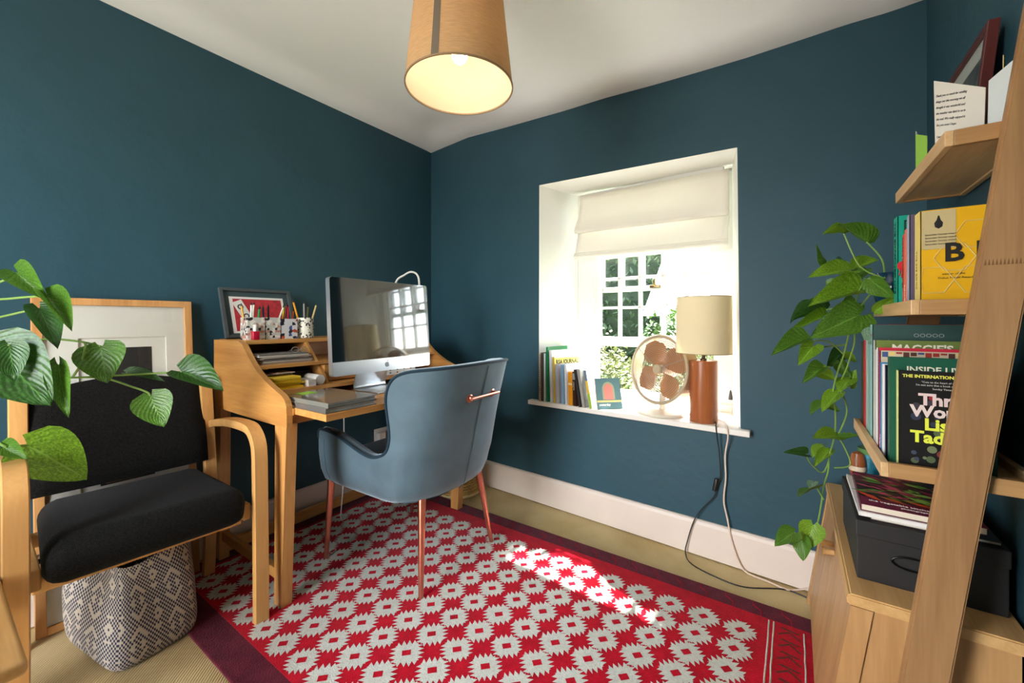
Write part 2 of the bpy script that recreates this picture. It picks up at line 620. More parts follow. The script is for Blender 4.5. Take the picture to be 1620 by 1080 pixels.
for i in range(-8, 12):
    for j in range(-2, 10):
        cx = 0.944 + PX * i + 0.0085 * j; cy = -1.483 + PY * j
        if cx < IX0 + 0.0 or cx > 2.15 or cy < IY0 + 0.0 or cy > IY1 + 0.005:
            continue
        jx = random.uniform(-.003, .003)
        sc = random.uniform(0.96, 1.04)
        pts = []
        for a, b in star:
            a *= sc; b *= 0.96 * sc
            x = (a * c45 - b * c45) ; y = (a * c45 + b * c45) 
            pts.append((cx + x + jx + random.uniform(-.0015, .0015), cy + y + random.uniform(-.0015, .0015)))
        clipped(pts, 0.0122, bmw)
        clipped([(cx + (a * c45 - b * c45), cy + (a * c45 + b * c45)) for a, b in ((-.014, -.0105), (.014, -.0105), (.014, .0105), (-.014, .0105))], 0.0130, bmr)
obj('star_motif', bmw, m_rugw, rug); obj('star_centre', bmr, m_red, rug)
rug.children[-1]['kind'] = 'stuff'; rug.children[-2]['kind'] = 'stuff'
bm = NB()
for x in (2.150, 2.164): 
    tube(bm, [(x + random.uniform(-.001, .001), IY0 + 0.01 + k * (IY1 - IY0 - 0.02) / 24, 0.0115) for k in range(25)], 0.0028, 5)
tube(bm, [(2.252 + random.uniform(-.001, .001), IY0 + 0.02 + k * (IY1 - IY0 - 0.04) / 24, 0.0115) for k in range(25)], 0.0028, 5)
obj('white_stripe', bm, m_rugw, rug)
bm = NB()
k = 0
yy = IY0 + 0.05
while yy < IY1 - 0.03:
    for pts in ([(2.175, yy), (2.21, yy + 0.03), (2.245, yy), (2.238, yy - .004), (2.21, yy + 0.02), (2.182, yy - .004)], [(2.18, yy + 0.035), (2.235, yy + 0.028), (2.242, yy + 0.034), (2.19, yy + 0.043)]):
        bm.faces.new([bm.verts.new((x, y, 0.0122)) for x, y in pts])
    yy += 0.062
obj('end_band', bm, m_brown, rug)
bm = NB()
for k in range(24):      # faint red line between the border blocks
    x = 0.16 + 0.092 * k
    tube(bm, [(x, RY1 - 0.003, 0.0085), (x + 0.004, RY1 - 0.03, 0.0095), (x + 0.03, RY1 - 0.05, 0.0095), (x + 0.034, RY1 - 0.086, 0.0095)], 0.0022, 4)
obj('border_outline', bm, mat('rug_border_red', (165, 22, 46), 0.95, spec=.1), rug)['kind'] = 'stuff'

# ------------------------------------------------------------------ desk
m_oak = wood('desk_oak', (214, 158, 88), (182, 122, 60), 'y', 1.3)
m_oakx = wood('desk_oak_side', (206, 150, 82), (176, 118, 58), 'x', 1.3)
m_oakz = wood('desk_oak_leg', (212, 156, 90), (184, 126, 66), 'z', 1.3)
m_dark = mat('desk_shadow_gap', (60, 40, 24), 0.7)
desk = thing('desk', 'oak writing desk with curved sides and pigeonholes against the teal wall', 'desk', (0, 0, 0))
DY0, DY1 = -1.405, -0.385
prof = [(0.055, 0.695), (0.055, 0.997), (0.300, 0.997), (0.335, 0.985), (0.362, 0.962), (0.392, 0.935), (0.425, 0.908), (0.47, 0.879), (0.53, 0.850), (0.60, 0.824), (0.655, 0.806), (0.682, 0.790), (0.694, 0.768), (0.697, 0.735), (0.697, 0.690), (0.60, 0.688), (0.30, 0.690)]
for y in (DY0, DY1 - 0.022):
    bm = NB(); prism(bm, prof, y, y + 0.022, 'y'); obj('side_panel', bm, m_oakx, desk)
def edge_x(z):          # front edge of the curved side at height z
    zs = [(0.806, 0.655), (0.824, 0.60), (0.850, 0.53), (0.879, 0.47), (0.908, 0.425), (0.935, 0.392), (0.962, 0.362), (0.985, 0.335), (0.997, 0.30)]
    return interp([a for a, b in zs], [b for a, b in zs], z)
ya, yb = DY0 + 0.022, DY1 - 0.022
bm = NB(); box(bm, (0.056, ya - 0.0005, 0.981), (0.318, yb + 0.0005, 0.999), 0.001); obj('hutch_top', bm, m_oak, desk)
bm = NB(); box(bm, (0.055, ya, 0.884), (0.445, yb, 0.898), 0.001); obj('hutch_shelf', bm, m_oak, desk)
bm = NB(); box(bm, (0.055, ya, 0.786), (0.530, yb, 0.802), 0.001); obj('hutch_floor', bm, m_oak, desk)
bm = NB(); box(bm, (0.055, ya, 0.70), (0.065, yb, 0.985)); obj('back_panel', bm, m_oak, desk)
def divider(y):
    bm = NB()
    prism(bm, [(0.06, 0.802), (0.06, 0.982), (0.325, 0.982), (0.38, 0.93), (0.43, 0.880), (0.47, 0.84), (0.50, 0.802)], y, y + 0.012, 'y')
    obj('divider', bm, m_oakx, desk)
divider(-1.13); divider(-0.66)
# two small drawers behind the computer
for (y0, y1) in ((-1.117, -0.89), (-0.886, -0.662)):
    bm = NB(); box(bm, (0.20, y0 + .003, 0.806), (0.455, y1 - .003, 0.880), 0.002); obj('drawer', bm, m_oak, desk)
bm = NB(); box(bm, (0.06, ya, 0.733), (0.70, yb, 0.757), 0.001); obj('desk_top', bm, m_oak, desk)
bm = NB(); box(bm, (0.50, ya + 0.008, 0.734), (0.900, yb - 0.008, 0.7585), 0.002); obj('sliding_leaf', bm, m_oak, desk)
bm = NB(); box(bm, (0.655, ya, 0.694), (0.672, yb, 0.732)); obj('front_rail', bm, m_oak, desk)
def leg(pts_top, pts_bot, y, w):
    bm = NB()
    (a0, a1), (b0, b1) = pts_top, pts_bot
    prism(bm, [(a0, 0.70), (a1, 0.70), (b1, 0.0), (b0, 0.0)], y, y + w, 'y')
    obj('leg', bm, m_oakz, desk)
for y in (DY0 + 0.003, DY1 - 0.045):
    leg((0.605, 0.690), (0.598, 0.650), y, 0.040)
    leg((0.055, 0.120), (0.060, 0.105), y, 0.040)
for y in (DY0 + 0.012, DY1 - 0.036):
    bm = NB(); box(bm, (0.09, y, 0.095), (0.61, y + 0.024, 0.135), 0.002); obj('side_stretcher', bm, m_oakx, desk)
bm = NB(); box(bm, (0.062, DY0 + 0.03, 0.030), (0.090, DY1 - 0.03, 0.078), 0.002); obj('back_stretcher', bm, m_oak, desk)

# ------------------------------------------------------------------ blue velvet chair
def velvet():
    m = mat('blue_velvet', (84, 104, 114), 0.6, bump=(70, 0.12, 3, 0.004), var=(7, 0.16), spec=0.25, sheen=1.0, sheen_col=(215, 228, 236))
    return m
m_vel = velvet()
m_pip = mat('velvet_piping', (30, 50, 62), 0.7, spec=0.2, sheen=0.3)
m_copper = mat('copper_metal', (212, 132, 112), 0.28, 1.0, var=(25, 0.12))
vc = thing('armchair', 'blue velvet wing chair with copper legs pulled up to the desk', 'chair', (0.757, -0.842, 0), 0.05)
ctrl = [(-0.300, -0.292, 0.555), (-0.295, -0.296, 0.592), (-0.25, -0.300, 0.600), (-0.17, -0.303, 0.592), (-0.08, -0.306, 0.567), (0.01, -0.309, 0.543), (0.075, -0.310, 0.538), (0.135, -0.306, 0.560), (0.160, -0.304, 0.61), (0.176, -0.302, 0.70), (0.188, -0.300, 0.79), (0.202, -0.294, 0.852), (0.225, -0.278, 0.882), (0.265, -0.232, 0.896), (0.302, -0.130, 0.903), (0.315, 0, 0.906)]
ctrl = ctrl + [(x, -y, z) for x, y, z in ctrl[-2::-1]]
rail = spline(ctrl, 4)
N = len(rail)
def shell_pt(i, v, inner=False):
    p = rail[i]
    zt = p.z
    zb = 0.335
    z = zb + (zt - zb) * v
    k = interp([0.335, 0.345, 0.37, 0.42, 0.50, 0.62], [0.70, 0.80, 0.90, 0.965, 1.0, 1.0], z)
    x = p.x * k if p.x > 0 else p.x * (0.82 + 0.18 * k)
    y = p.y * k
    w = smoothstep(0.10, 0.31, p.x)
    fw = smoothstep(0.10, 0.18, p.x) * (1 - smoothstep(0.19, 0.29, p.x)) * smoothstep(0.58, 0.82, z) * 0.065
    rec = 0.105 * max(0.0, (z - 0.44) / 0.46) ** 1.15 * w
    x += rec - fw
    # wings flare a little outward near the top
    y *= 1.0 + 0.05 * smoothstep(0.55, 0.9, z)
    q_ = Vector((x, y, z))
    if inner:
        i0, i1 = max(i - 1, 0), min(i + 1, N - 1)
        d = (rail[i1] - rail[i0]); d.z = 0
        if d.length < 1e-6: d = Vector((1, 0, 0))
        d.normalize()
        nrm = Vector((-d.y, d.x, 0))
        q_ += nrm * 0.050
    return q_
bm = NB()
NV = 14
O = [[bm.verts.new(shell_pt(i, j / NV)) for j in range(NV + 1)] for i in range(N)]
I = [[bm.verts.new(shell_pt(i, j / NV, True)) for j in range(NV + 1)] for i in range(N)]
for i in range(N - 1):
    for j in range(NV):
        bm.faces.new([O[i][j], O[i + 1][j], O[i + 1][j + 1], O[i][j + 1]])
        bm.faces.new([I[i][j + 1], I[i + 1][j + 1], I[i + 1][j], I[i][j]])
    # padded rim
    a, b_ = O[i][NV], O[i + 1][NV]; c, d = I[i + 1][NV], I[i][NV]
    m1 = (a.co + d.co) / 2 + Vector((0, 0, 0.010)); m2 = (b_.co + c.co) / 2 + Vector((0, 0, 0.010))
    v1 = bm.verts.new(m1); v2 = bm.verts.new(m2)
    bm.faces.new([a, b_, v2, v1]); bm.faces.new([v1, v2, c, d])
    bm.faces.new([O[i + 1][0], O[i][0], I[i][0], I[i + 1][0]])
for e in (0, N - 1):
    for j in range(NV):
        bm.faces.new([O[e][j], O[e][j + 1], I[e][j + 1], I[e][j]])
bot = bm.verts.new((0.0, 0, 0.333))
for i in range(N - 1):
    bm.faces.new([O[i + 1][0], O[i][0], bot])
bm.faces.new([O[0][0], O[N - 1][0], bot])
bmesh.ops.remove_doubles(bm, verts=bm.verts, dist=1e-5)
obj('back_and_arms', bm, m_vel, vc, smooth=60)
bm = NB(); tube(bm, [shell_pt(i, 1.0) + Vector((0, 0, 0.003)) for i in range(N)], 0.0060, 8); obj('piping', bm, m_pip, vc, smooth=True)
bm = NB(); mid = N // 2
tube(bm, [shell_pt(mid, 0.03 + 0.95 * j / 14) + Vector((0.001, 0, 0)) for j in range(15)], 0.0028, 6); obj('back_seam', bm, m_vel, vc, smooth=True)
bm = NB(); box(bm, (-0.325, -0.245, 0.372), (0.20, 0.245, 0.470), 0.040, 4); obj('seat_cushion', bm, m_vel, vc, smooth=50)
for (fx, fy, tx, ty) in ((0.268, -0.240, 0.225, -0.190), (0.268, 0.240, 0.225, 0.190), (-0.290, -0.265, -0.272, -0.250), (-0.290, 0.265, -0.272, 0.250)):
    bm = NB(); tube(bm, [(fx, fy, 0.0125), (tx, ty, 0.37)], [0.0095, 0.0165], 14); obj('leg', bm, m_copper, vc, smooth=True)
hb = thing('handle', None, None); hb.parent = vc
zc = 0.770
xb = 0.315 + 0.105 * ((zc - 0.44) / 0.46) ** 1.15
for y in (-0.078, 0.078):
    bm = NB(); lathe(bm, [(0.0, -0.004), (0.020, -0.004), (0.020, 0.005), (0.010, 0.009), (0.007, 0.024), (0.0, 0.026)], 16, False, M=Matrix.Translation((xb - 0.008, y, zc)) @ Matrix.Rotation(math.radians(90), 4, 'Y'))
    obj('rosette', bm, m_copper, hb, smooth=True)
bm = NB(); tube(bm, [(xb + 0.018, -0.098, zc), (xb + 0.018, 0.098, zc)], 0.0065, 12); obj('bar', bm, m_copper, hb, smooth=True)

# ------------------------------------------------------------------ beech armchair
m_beech = wood('beech', (216, 164, 98), (192, 138, 78), 'z', 0.8)
m_wool = mat('charcoal_wool', (26, 25, 24), 0.95, bump=(420, 0.7, 2, 0.004), var=(160, 0.5), spec=0.1, sheen=0.08)
ac = thing('armchair', 'beech framed armchair with charcoal wool seat below the trailing plant', 'chair', (0.374, -1.737, 0), -0.055)
for sgn in (-1, 1):
    y = 0.28 * sgn
    pth = spline([(0.262, y, 0.0), (0.258, y, 0.3), (0.250, y, 0.58)], 4)[:-1] + spline([(0.250, y, 0.585), (0.240, y, 0.635), (0.205, y, 0.672), (0.15, y, 0.686), (0.0, y, 0.680), (-0.13, y, 0.662), (-0.222, y, 0.642)], 5)
    bm = NB(); ribbon(bm, pth, (0, 1, 0), 0.024, 0.0145); obj('arm_and_front_leg', bm, m_beech, ac, smooth=True)
    yb_ = 0.258 * sgn
    bm = NB(); ribbon(bm, spline([(-0.215, yb_, 0.0), (-0.195, yb_, 0.2), (-0.19, yb_, 0.42), (-0.215, yb_, 0.6), (-0.255, yb_, 0.835)], 5), (0, 1, 0), 0.022, 0.015); obj('back_post', bm, m_beech, ac, smooth=True)
    bm = NB(); box(bm, (-0.20, 0.248 * sgn - 0.012, 0.355), (0.255, 0.248 * sgn + 0.012, 0.410), 0.004, M=Matrix.Rotation(math.radians(-4), 4, 'Y')); obj('seat_rail', bm, m_beech, ac)
bm = NB(); box(bm, (0.150, -0.25, 0.340), (0.175, 0.25, 0.392), 0.004); obj('front_rail', bm, m_beech, ac)
bm = NB(); box(bm, (-0.20, -0.25, 0.340), (-0.175, 0.25, 0.385), 0.004); obj('rear_rail', bm, m_beech, ac)
def seat_f(u, v, top):
    x = -0.20 + 0.47 * u; y = (-0.245 + 0.49 * v) * (0.93 + 0.07 * u)
    e = min(1, 8 * u) * min(1, 9 * v) * min(1, 9 * (1 - v))
    crown = (1 - (2 * v - 1) ** 2) * 0.012
    zt = 0.425 + 0.045 * u + crown + 0.026 * min(1, e) ** .5 - 0.085 * smoothstep(0.84, 1.0, u) ** 1.3
    return (x + (0.012 * (1 - (2 * v - 1) ** 4) if u > 0.9 else 0), y, zt)
bm = NB()
box(bm, (-0.20, -0.235, 0.386), (0.275, 0.235, 0.485), 0.046, 5)
for v in bm.verts:
    u = (v.co.x + 0.2) / 0.475
    if v.co.z > 0.43: v.co.z += 0.030 * u * u + 0.012 * (1 - (v.co.y / 0.24) ** 2) - 0.025 * smoothstep(0.8, 1, u)
    else: v.co.z -= 0.012 * u
    v.co.y *= 0.94 + 0.08 * u
obj('seat', bm, m_wool, ac, smooth=60)
bm = NB()
def back_pt(u, v, side):
    y = -0.245 + 0.49 * u
    e = (2 * u - 1)
    zt = 0.868 - 0.045 * e * e
    zb = 0.495 + 0.010 * e * e
    z = zb + (zt - zb) * v
    edge = min(1.0, 10 * u, 10 * (1 - u), 8 * v, 8 * (1 - v)) ** 0.5
    x = -0.165 - 0.085 * smoothstep(0.45, 0.9, z) - 0.10 * max(0, z - 0.6) - 0.03 * (1 - e * e)
    return (x + side * 0.024 * edge, y, z)
A = grid(bm, lambda u, v: back_pt(u, v, 1), 20, 14); B = grid(bm, lambda u, v: back_pt(u, v, -1), 20, 14)
bmesh.ops.remove_doubles(bm, verts=bm.verts, dist=0.0005)
obj('backrest', bm, m_wool, ac, smooth=70)

# ------------------------------------------------------------------ woven bag under the armchair
def woven():
    m = bpy.data.materials.new('navy_white_weave'); m.use_nodes = True
    n = m.node_tree.nodes; l = m.node_tree.links; b = n['Principled BSDF']; b.inputs['Roughness'].default_value = 0.8
    uv = n.new('ShaderNodeUVMap')
    sp = n.new('ShaderNodeSeparateXYZ'); l.new(uv.outputs[0], sp.inputs[0])
    def mth(op, a, b_=None, c=None):
        k = n.new('ShaderNodeMath'); k.operation = op
        for i, v in enumerate((a, b_, c)):
            if v is None: continue
            if isinstance(v, (int, float)): k.inputs[i].default_value = v
            else: l.new(v, k.inputs[i])
        return k.outputs[0]
    def tri(s, period):
        return mth('MULTIPLY', mth('ABSOLUTE', mth('SUBTRACT', mth('FRACT', mth('DIVIDE', s, period)), 0.5)), 2.0)
    # quantise to the weave before drawing diamonds
    W_ = 0.0075
    qu = mth('MULTIPLY', mth('FLOOR', mth('DIVIDE', sp.outputs[0], W_)), W_)
    qv = mth('MULTIPLY', mth('FLOOR', mth('DIVIDE', sp.outputs[1], W_)), W_)
    d = mth('ADD', tri(qu, 0.150), tri(qv, 0.135))
    ring = mth('LESS_THAN', tri(d, 0.52), 0.20)
    small = mth('GREATER_THAN', mth('ADD', tri(qu, 0.045), tri(qv, 0.045)), 1.45)
    ck = n.new('ShaderNodeTexChecker'); ck.inputs['Scale'].default_value = 1.0 / W_
    l.new(uv.outputs[0], ck.inputs[0])
    fine = ck.outputs[1]
    v = mth('MAXIMUM', mth('MULTIPLY', fine, 1.0), mth('MULTIPLY', ring, mth('SUBTRACT', 1.0, small)))
    # inside rings light, elsewhere the checker shows
    mx = n.new('ShaderNodeMix'); mx.data_type = 'RGBA'
    mx.inputs[6].default_value = lin((30, 34, 66)); mx.inputs[7].default_value = lin((180, 170, 156))
    l.new(v, mx.inputs[0]); l.new(mx.outputs[2], b.inputs['Base Color'])
    bp = n.new('ShaderNodeBump'); bp.inputs['Strength'].default_value = 0.5; bp.inputs['Distance'].default_value = 0.003
    l.new(fine, bp.inputs['Height']); l.new(bp.outputs[0], b.inputs['Normal'])
    return m
bag = thing('woven_bag', 'soft navy and white woven bag slumped beneath the armchair', 'bag', (0.338, -1.748, 0), 0.15)
bm = NB()
HX, HY = 0.200, 0.122
def per(u):
    t = (u % 1.0) * 4
    k = int(t); f = t - k
    cs = [(1, -1), (1, 1), (-1, 1), (-1, -1), (1, -1)]
    a, b_ = cs[k], cs[k + 1]
    x, y = a[0] + (b_[0] - a[0]) * f, a[1] + (b_[1] - a[1]) * f
    r = (abs(x) ** 6 + abs(y) ** 6) ** (1 / 6.0)
    return x / r, y / r
def bag_pt(u, v):
    x, y = per(u)
    z = 0.004 + 0.335 * v
    s = interp([0, .06, .2, .5, .8, 1], [0.90, 0.99, 1.02, 1.0, 0.93, 0.84], v)
    wob = 0.012 * math.sin(2 * math.pi * 3 * u + 5 * v) * v
    px_ = x * HX * s + wob
    py_ = y * HY * s + 0.014 * math.sin(2 * math.pi * 2 * u + 3 * v) * v
    dz = -0.05 * v * v * (1 - x) * 0.5 - 0.028 * v ** 3 * math.sin(2 * math.pi * u * 2 + 1)
    return (px_, py_, z + dz)
grid(bm, bag_pt, 64, 22, 0, uv=lambda u, v: (u * 1.40, v * 0.335))
bmesh.ops.remove_doubles(bm, verts=bm.verts, dist=1e-5)
vs = [v for v in bm.verts if v.co.z < 0.0045]
obj('bag_body', bm, woven(), bag, smooth='all')
bm = NB(); box(bm, (-0.165, -0.095, 0.002), (0.165, 0.095, 0.008)); obj('bag_base', bm, mat('bag_base', (150, 135, 118), 0.9), bag)
bm = NB(); tube(bm, [(0.06, 0.07, 0.27), (0.09, 0.06, 0.325), (0.10, 0.0, 0.345), (0.09, -0.06, 0.325), (0.06, -0.07, 0.27)], 0.008, 8, 5); obj('bag_strap', bm, mat('bag_strap', (150, 128, 110), 0.8), bag, smooth=True)

# ------------------------------------------------------------------ old table corner and its twisted cord bag
m_pine = wood('old_pine', (196, 150, 92), (160, 112, 60), 'x', 0.8, 0.3)
tb = thing('side_table', 'worn wooden table corner at the bottom left edge', 'table', (0, 0, 0))
bm = NB(); box(bm, (0.42, -2.70, 0.425), (1.055, -2.055, 0.455), 0.010, 3); obj('table_top', bm, m_pine, tb, smooth=True)
for x in (0.47, 0.96):
    for y in (-2.64, -2.14):
        bm = NB(); box(bm, (x, y, 0.0), (x + 0.045, y + 0.045, 0.427), 0.003); obj('leg', bm, m_pine, tb)
bm = NB(); box(bm, (0.49, -2.135, 0.36), (0.98, -2.115, 0.426)); obj('apron', bm, m_pine, tb)

# ------------------------------------------------------------------ cabinet on the right
m_cab = wood('cabinet_oak', (200, 154, 102), (170, 124, 76), 'z', 1.0)
m_caby = wood('cabinet_oak_top', (220, 176, 118), (190, 144, 88), 'y', 1.0)
LEAN = 0.138                                   # fronts and ladder lean this much per metre
cab = thing('cabinet', 'low oak cabinet with sloping doors under the ladder shelf', 'cabinet', (0, 0, 0))
CY0, CY1 = -0.985, -0.222
CT = 0.473
def xf(z): return 2.330 + (z - CT) * LEAN
bm = NB(); prism(bm, [(2.322, CT - 0.026), (2.320, CT - 0.008), (2.326, CT), (2.598, CT), (2.598, CT - 0.026)], CY0 - 0.008, CY1, 'y'); bmesh.ops.bevel(bm, geom=bm.edges[:], offset=0.003, segments=2, affect='EDGES'); obj('cabinet_top', bm, m_caby, cab)
for (y0, y1) in ((CY0, CY0 + 0.022), (CY1 - 0.022, CY1)):
    bm = NB(); prism(bm, [(xf(0.0) + .022, 0.0), (2.58, 0.0), (2.58, CT - 0.026), (xf(CT) + .022, CT - 0.026)], y0, y1, 'y'); obj('side_panel', bm, m_cab, cab)
    bm = NB(); prism(bm, [(xf(0.0) - .002, 0.0), (xf(0.0) + .036, 0.0), (xf(CT) + .036, CT - 0.027), (xf(CT) - .002, CT - 0.027)], y0 - (0.006 if y0 == CY0 else -0.006), y1 - (0.006 if y0 == CY0 else -0.006), 'y'); obj('corner_post', bm, m_cab, cab)
bm = NB(); prism(bm, [(xf(0.04) + .03, 0.04), (2.575, 0.04), (2.575, 0.06), (xf(0.06) + .03, 0.06)], CY0 + .022, CY1 - .022, 'y'); obj('cabinet_floor', bm, m_cab, cab)
bm = NB(); box(bm, (2.575, CY0 + .02, 0.04), (2.585, CY1 - .02, CT - .03)); obj('cabinet_back', bm, m_cab, cab)
ymid = (CY0 + CY1) / 2
for (y0, y1, yk) in ((CY0 + 0.019, ymid - 0.0015, ymid - 0.028), (ymid + 0.0015, CY1 - 0.019, ymid + 0.028)):
    dr = thing('door', None, None); dr.parent = cab
    bm = NB(); prism(bm, [(xf(0.035) + 0.002, 0.035), (xf(0.035) + 0.020, 0.035), (xf(CT) + 0.018, CT - 0.032), (xf(CT), CT - 0.032)], y0, y1, 'y'); obj('door_panel', bm, m_cab, dr)
    zk = 0.395
    bm = NB(); tube(bm, [(xf(zk) + 0.003, yk, zk), (xf(zk) - 0.012, yk, zk - .001), (xf(zk) - 0.026, yk, zk - .002)], [0.0075, 0.0085, 0.0115], 12); obj('knob', bm, m_caby, dr, smooth=True)

# ------------------------------------------------------------------ ladder shelf
m_lad = wood('ladder_oak', (174, 132, 88), (142, 102, 64), 'z', 1.1)
m_trayy = wood('ladder_tray_y', (222, 182, 132), (192, 148, 98), 'y', 1.1)
m_trayx = wood('ladder_tray_x', (186, 142, 92), (156, 112, 68), 'x', 1.1)
lad = thing('ladder_shelf', 'leaning oak ladder shelf with three lipped tray shelves', 'shelf', (0, 0, 0))
LY0, LY1 = -1.043, -0.573
def ux(z): return 2.494 + (z - 1.113) * 0.128
for y0 in (LY0 - 0.024, LY1 + 0.002):
    bm = NB()
    zt = 1.92 if y0 < LY1 else 1.27
    pts = [(ux(0) , 0.0), (ux(0) + 0.066, 0.0), (ux(zt) + 0.066, zt), (ux(zt), zt)]
    prism(bm, pts, y0, y0 + 0.022, 'y')
    bmesh.ops.bevel(bm, geom=bm.edges[:], offset=0.0035, segments=2, affect='EDGES')
    obj('upright', bm, m_lad, lad, smooth=True)
m_fj = mat('finger_joint_line', (120, 84, 50), 0.6)
bm = NB()
for k in range(12):
    xa = ux(1.187) + 0.006 + k * 0.0047
    vs = [bm.verts.new(p) for p in ((xa, LY0 - 0.0245, 1.182), (xa + 0.0035, LY0 - 0.0245, 1.182), (xa + 0.0022, LY0 - 0.0245, 1.194))]
    bm.faces.new(vs)
obj('finger_joint', bm, m_fj, lad)['kind'] = 'stuff'
TRAYS = ((2.371, 0.790, 2.60), (2.4165, 1.123, 2.60), (2.4640, 1.448, 2.603))
for (x0, zt, x1) in TRAYS:
    tr = thing('tray', None, None); tr.parent = lad
    zb = zt - 0.030
    bm = NB(); box(bm, (x0 + .010, LY0 + .010, zb + .004), (x1 - .008, LY1 - .010, zb + .011)); obj('tray_floor', bm, m_trayy, tr)
    bm = NB(); box(bm, (x0, LY0, zb), (x0 + .013, LY1, zt), .0015); obj('front_lip', bm, m_trayy, tr)
    bm = NB(); box(bm, (x1 - .013, LY0, zb), (x1, LY1, zt), .0015); obj('back_lip', bm, m_trayy, tr)
    for (ya_, yb_) in ((LY0, LY0 + .013), (LY1 - .013, LY1)):
        bm = NB(); box(bm, (x0 + .0131, ya_, zb), (x1 - .0131, yb_, zt), .001); obj('end_lip', bm, m_trayx, tr)

# ------------------------------------------------------------------ pendant lamp
m_linen = mat('pendant_linen', (205, 172, 128), 0.85, bump=(60, 0.35, 4, 0.003), var=(40, 0.16), vscale=(1, 1, 9), translucent=0.35)
m_lining = mat('pendant_lining', (240, 222, 192), 0.6, translucent=0.3)
pd = thing('pendant_lamp', 'large linen drum pendant lamp hanging from the ceiling', 'lamp', (1.311, -1.153, 0))
ZB, ZT, RB, RT = 1.852, 2.165, 0.176, 0.142
bm = NB(); lathe(bm, [(RB, ZB), (RB + (RT - RB) * .5, (ZB + ZT) / 2), (RT, ZT)], 64, False); obj('shade', bm, m_linen, pd, smooth='all')
bm = NB(); lathe(bm, [(RB - .0025, ZB), (RT - .0025, ZT)], 64, False); obj('shade_lining', bm, m_lining, pd, smooth='all')
bm = NB(); lathe(bm, [(RB - .003, ZB - .002), (RB + .0015, ZB - .002), (RB + .0015, ZB + .003), (RB - .003, ZB + .003), (RB - .003, ZB - .002)], 64, False); obj('shade_rim', bm, mat('shade_rim', (150, 124, 92), .8), pd)
aS = math.atan2(-2.175 + 1.153, 2.224 - 1.311) - 0.42
bm = NB()
for (r, z) in ((RB, ZB), (RT, ZT)):
    for da in (-0.042, 0.042):
        pass
grid(bm, lambda u, v: ((RB + (RT - RB) * v + .0008) * math.cos(aS + (u - .5) * .14), (RB + (RT - RB) * v + .0008) * math.sin(aS + (u - .5) * .14), ZB + (ZT - ZB) * v), 3, 6)
obj('shade_seam', bm, mat('shade_seam', (112, 100, 84), .85), pd)
m_bulb = mat('lit_bulb', (255, 236, 205), 0.4, emis=((255, 226, 180), 6.0))
bm = NB(); lathe(bm, [(0.0, 1.932), (0.012, 1.934), (0.022, 1.943), (0.0265, 1.956), (0.025, 1.972), (0.017, 1.99), (0.0135, 2.005)], 20, False); obj('bulb', bm, m_bulb, pd, smooth='all')
bm = NB(); lathe(bm, [(0.0, 2.004), (0.018, 2.004), (0.018, 2.05), (0.006, 2.06), (0.003, 2.37)], 12, False)
for k in range(3):
    a = k * 2 * math.pi / 3; tube(bm, [(0, 0, 2.04), (RT * math.cos(a), RT * math.sin(a), ZT - .01)], 0.0015, 5)
obj('lamp_holder', bm, mat('white_plastic', (232, 230, 224), .4), pd)
pl = light('pendant_bulb_light', 'POINT', (1.311, -1.153, 1.905), (0, 0, 0), 13.0, (1.0, 0.92, 0.82), shadow_soft_size=0.028)
pl.parent = pd; pl.location = (0, 0, 1.962)

# ------------------------------------------------------------------ roman blind
m_blind = mat('cream_blind_linen', (246, 241, 230), 0.9, bump=(300, 0.35, 2, 0.002), translucent=0.2)
bl = thing('roman_blind', 'cream linen roman blind half raised over the window', 'blind', (0, 0, 0), WROT)
def blind_sheet(pts, x0, x1, sag=0.0):
    bm = NB()
    P = pts
    nv = len(P) - 1
    def f(u, v):
        k = v * nv; i = min(int(k), nv - 1); t = k - i
        y = P[i][0] + (P[i + 1][0] - P[i][0]) * t; z = P[i][1] + (P[i + 1][1] - P[i][1]) * t
        a, b_ = (P[i][2] + (P[i + 1][2] - P[i][2]) * t), 0
        return (x0 - a + (x1 - x0 + 1.4 * a) * u, y, z - sag * u)
    A = grid(bm, f, 24, nv * 2); 
    B = grid(bm, lambda u, v: Vector(f(u, v)) + Vector((0, 0.004, 0)), 24, nv * 2)
    nu, nn = 24, nv * 2
    for i in range(nu):
        bm.faces.new([A[i][0], A[i + 1][0], B[i + 1][0], B[i][0]]); bm.faces.new([A[i][nn], B[i][nn], B[i + 1][nn], A[i + 1][nn]])
    for j in range(nn):
        bm.faces.new([A[0][j], B[0][j], B[0][j + 1], A[0][j + 1]]); bm.faces.new([A[nu][j], A[nu][j + 1], B[nu][j + 1], B[nu][j]])
    return bm
obj('upper_fold', blind_sheet([(0.236, 1.856, 0), (0.232, 1.78, .0), (0.218, 1.71, .006), (0.196, 1.655, .014), (0.190, 1.632, .016), (0.198, 1.618, .014)], 1.115, 1.945, 0.018), m_blind, bl, smooth='all')
obj('lower_fold', blind_sheet([(0.238, 1.65, .006), (0.228, 1.60, .006), (0.215, 1.55, .008), (0.205, 1.505, .010), (0.205, 1.492, .010)], 1.108, 1.943, 0.014), m_blind, bl, smooth='all')
for (dz, dy) in ((0.0, 0.0), (-0.013, -0.006)):
    obj('hem', blind_sheet([(0.202 + dy, 1.500 + dz, .013), (0.196 + dy, 1.489 + dz, .014), (0.200 + dy, 1.478 + dz, .013)], 1.108, 1.943, 0.014), m_blind, bl, smooth='all')
bm = NB(); box(bm, (1.10, 0.238, 1.838), (1.92, 0.262, 1.862)); obj('head_rail', bm, m_white, bl)
cordb = thing('blind_cord', 'thin white blind cord with a dark weight beside the table lamp', 'cord', (0, 0, 0), WROT)
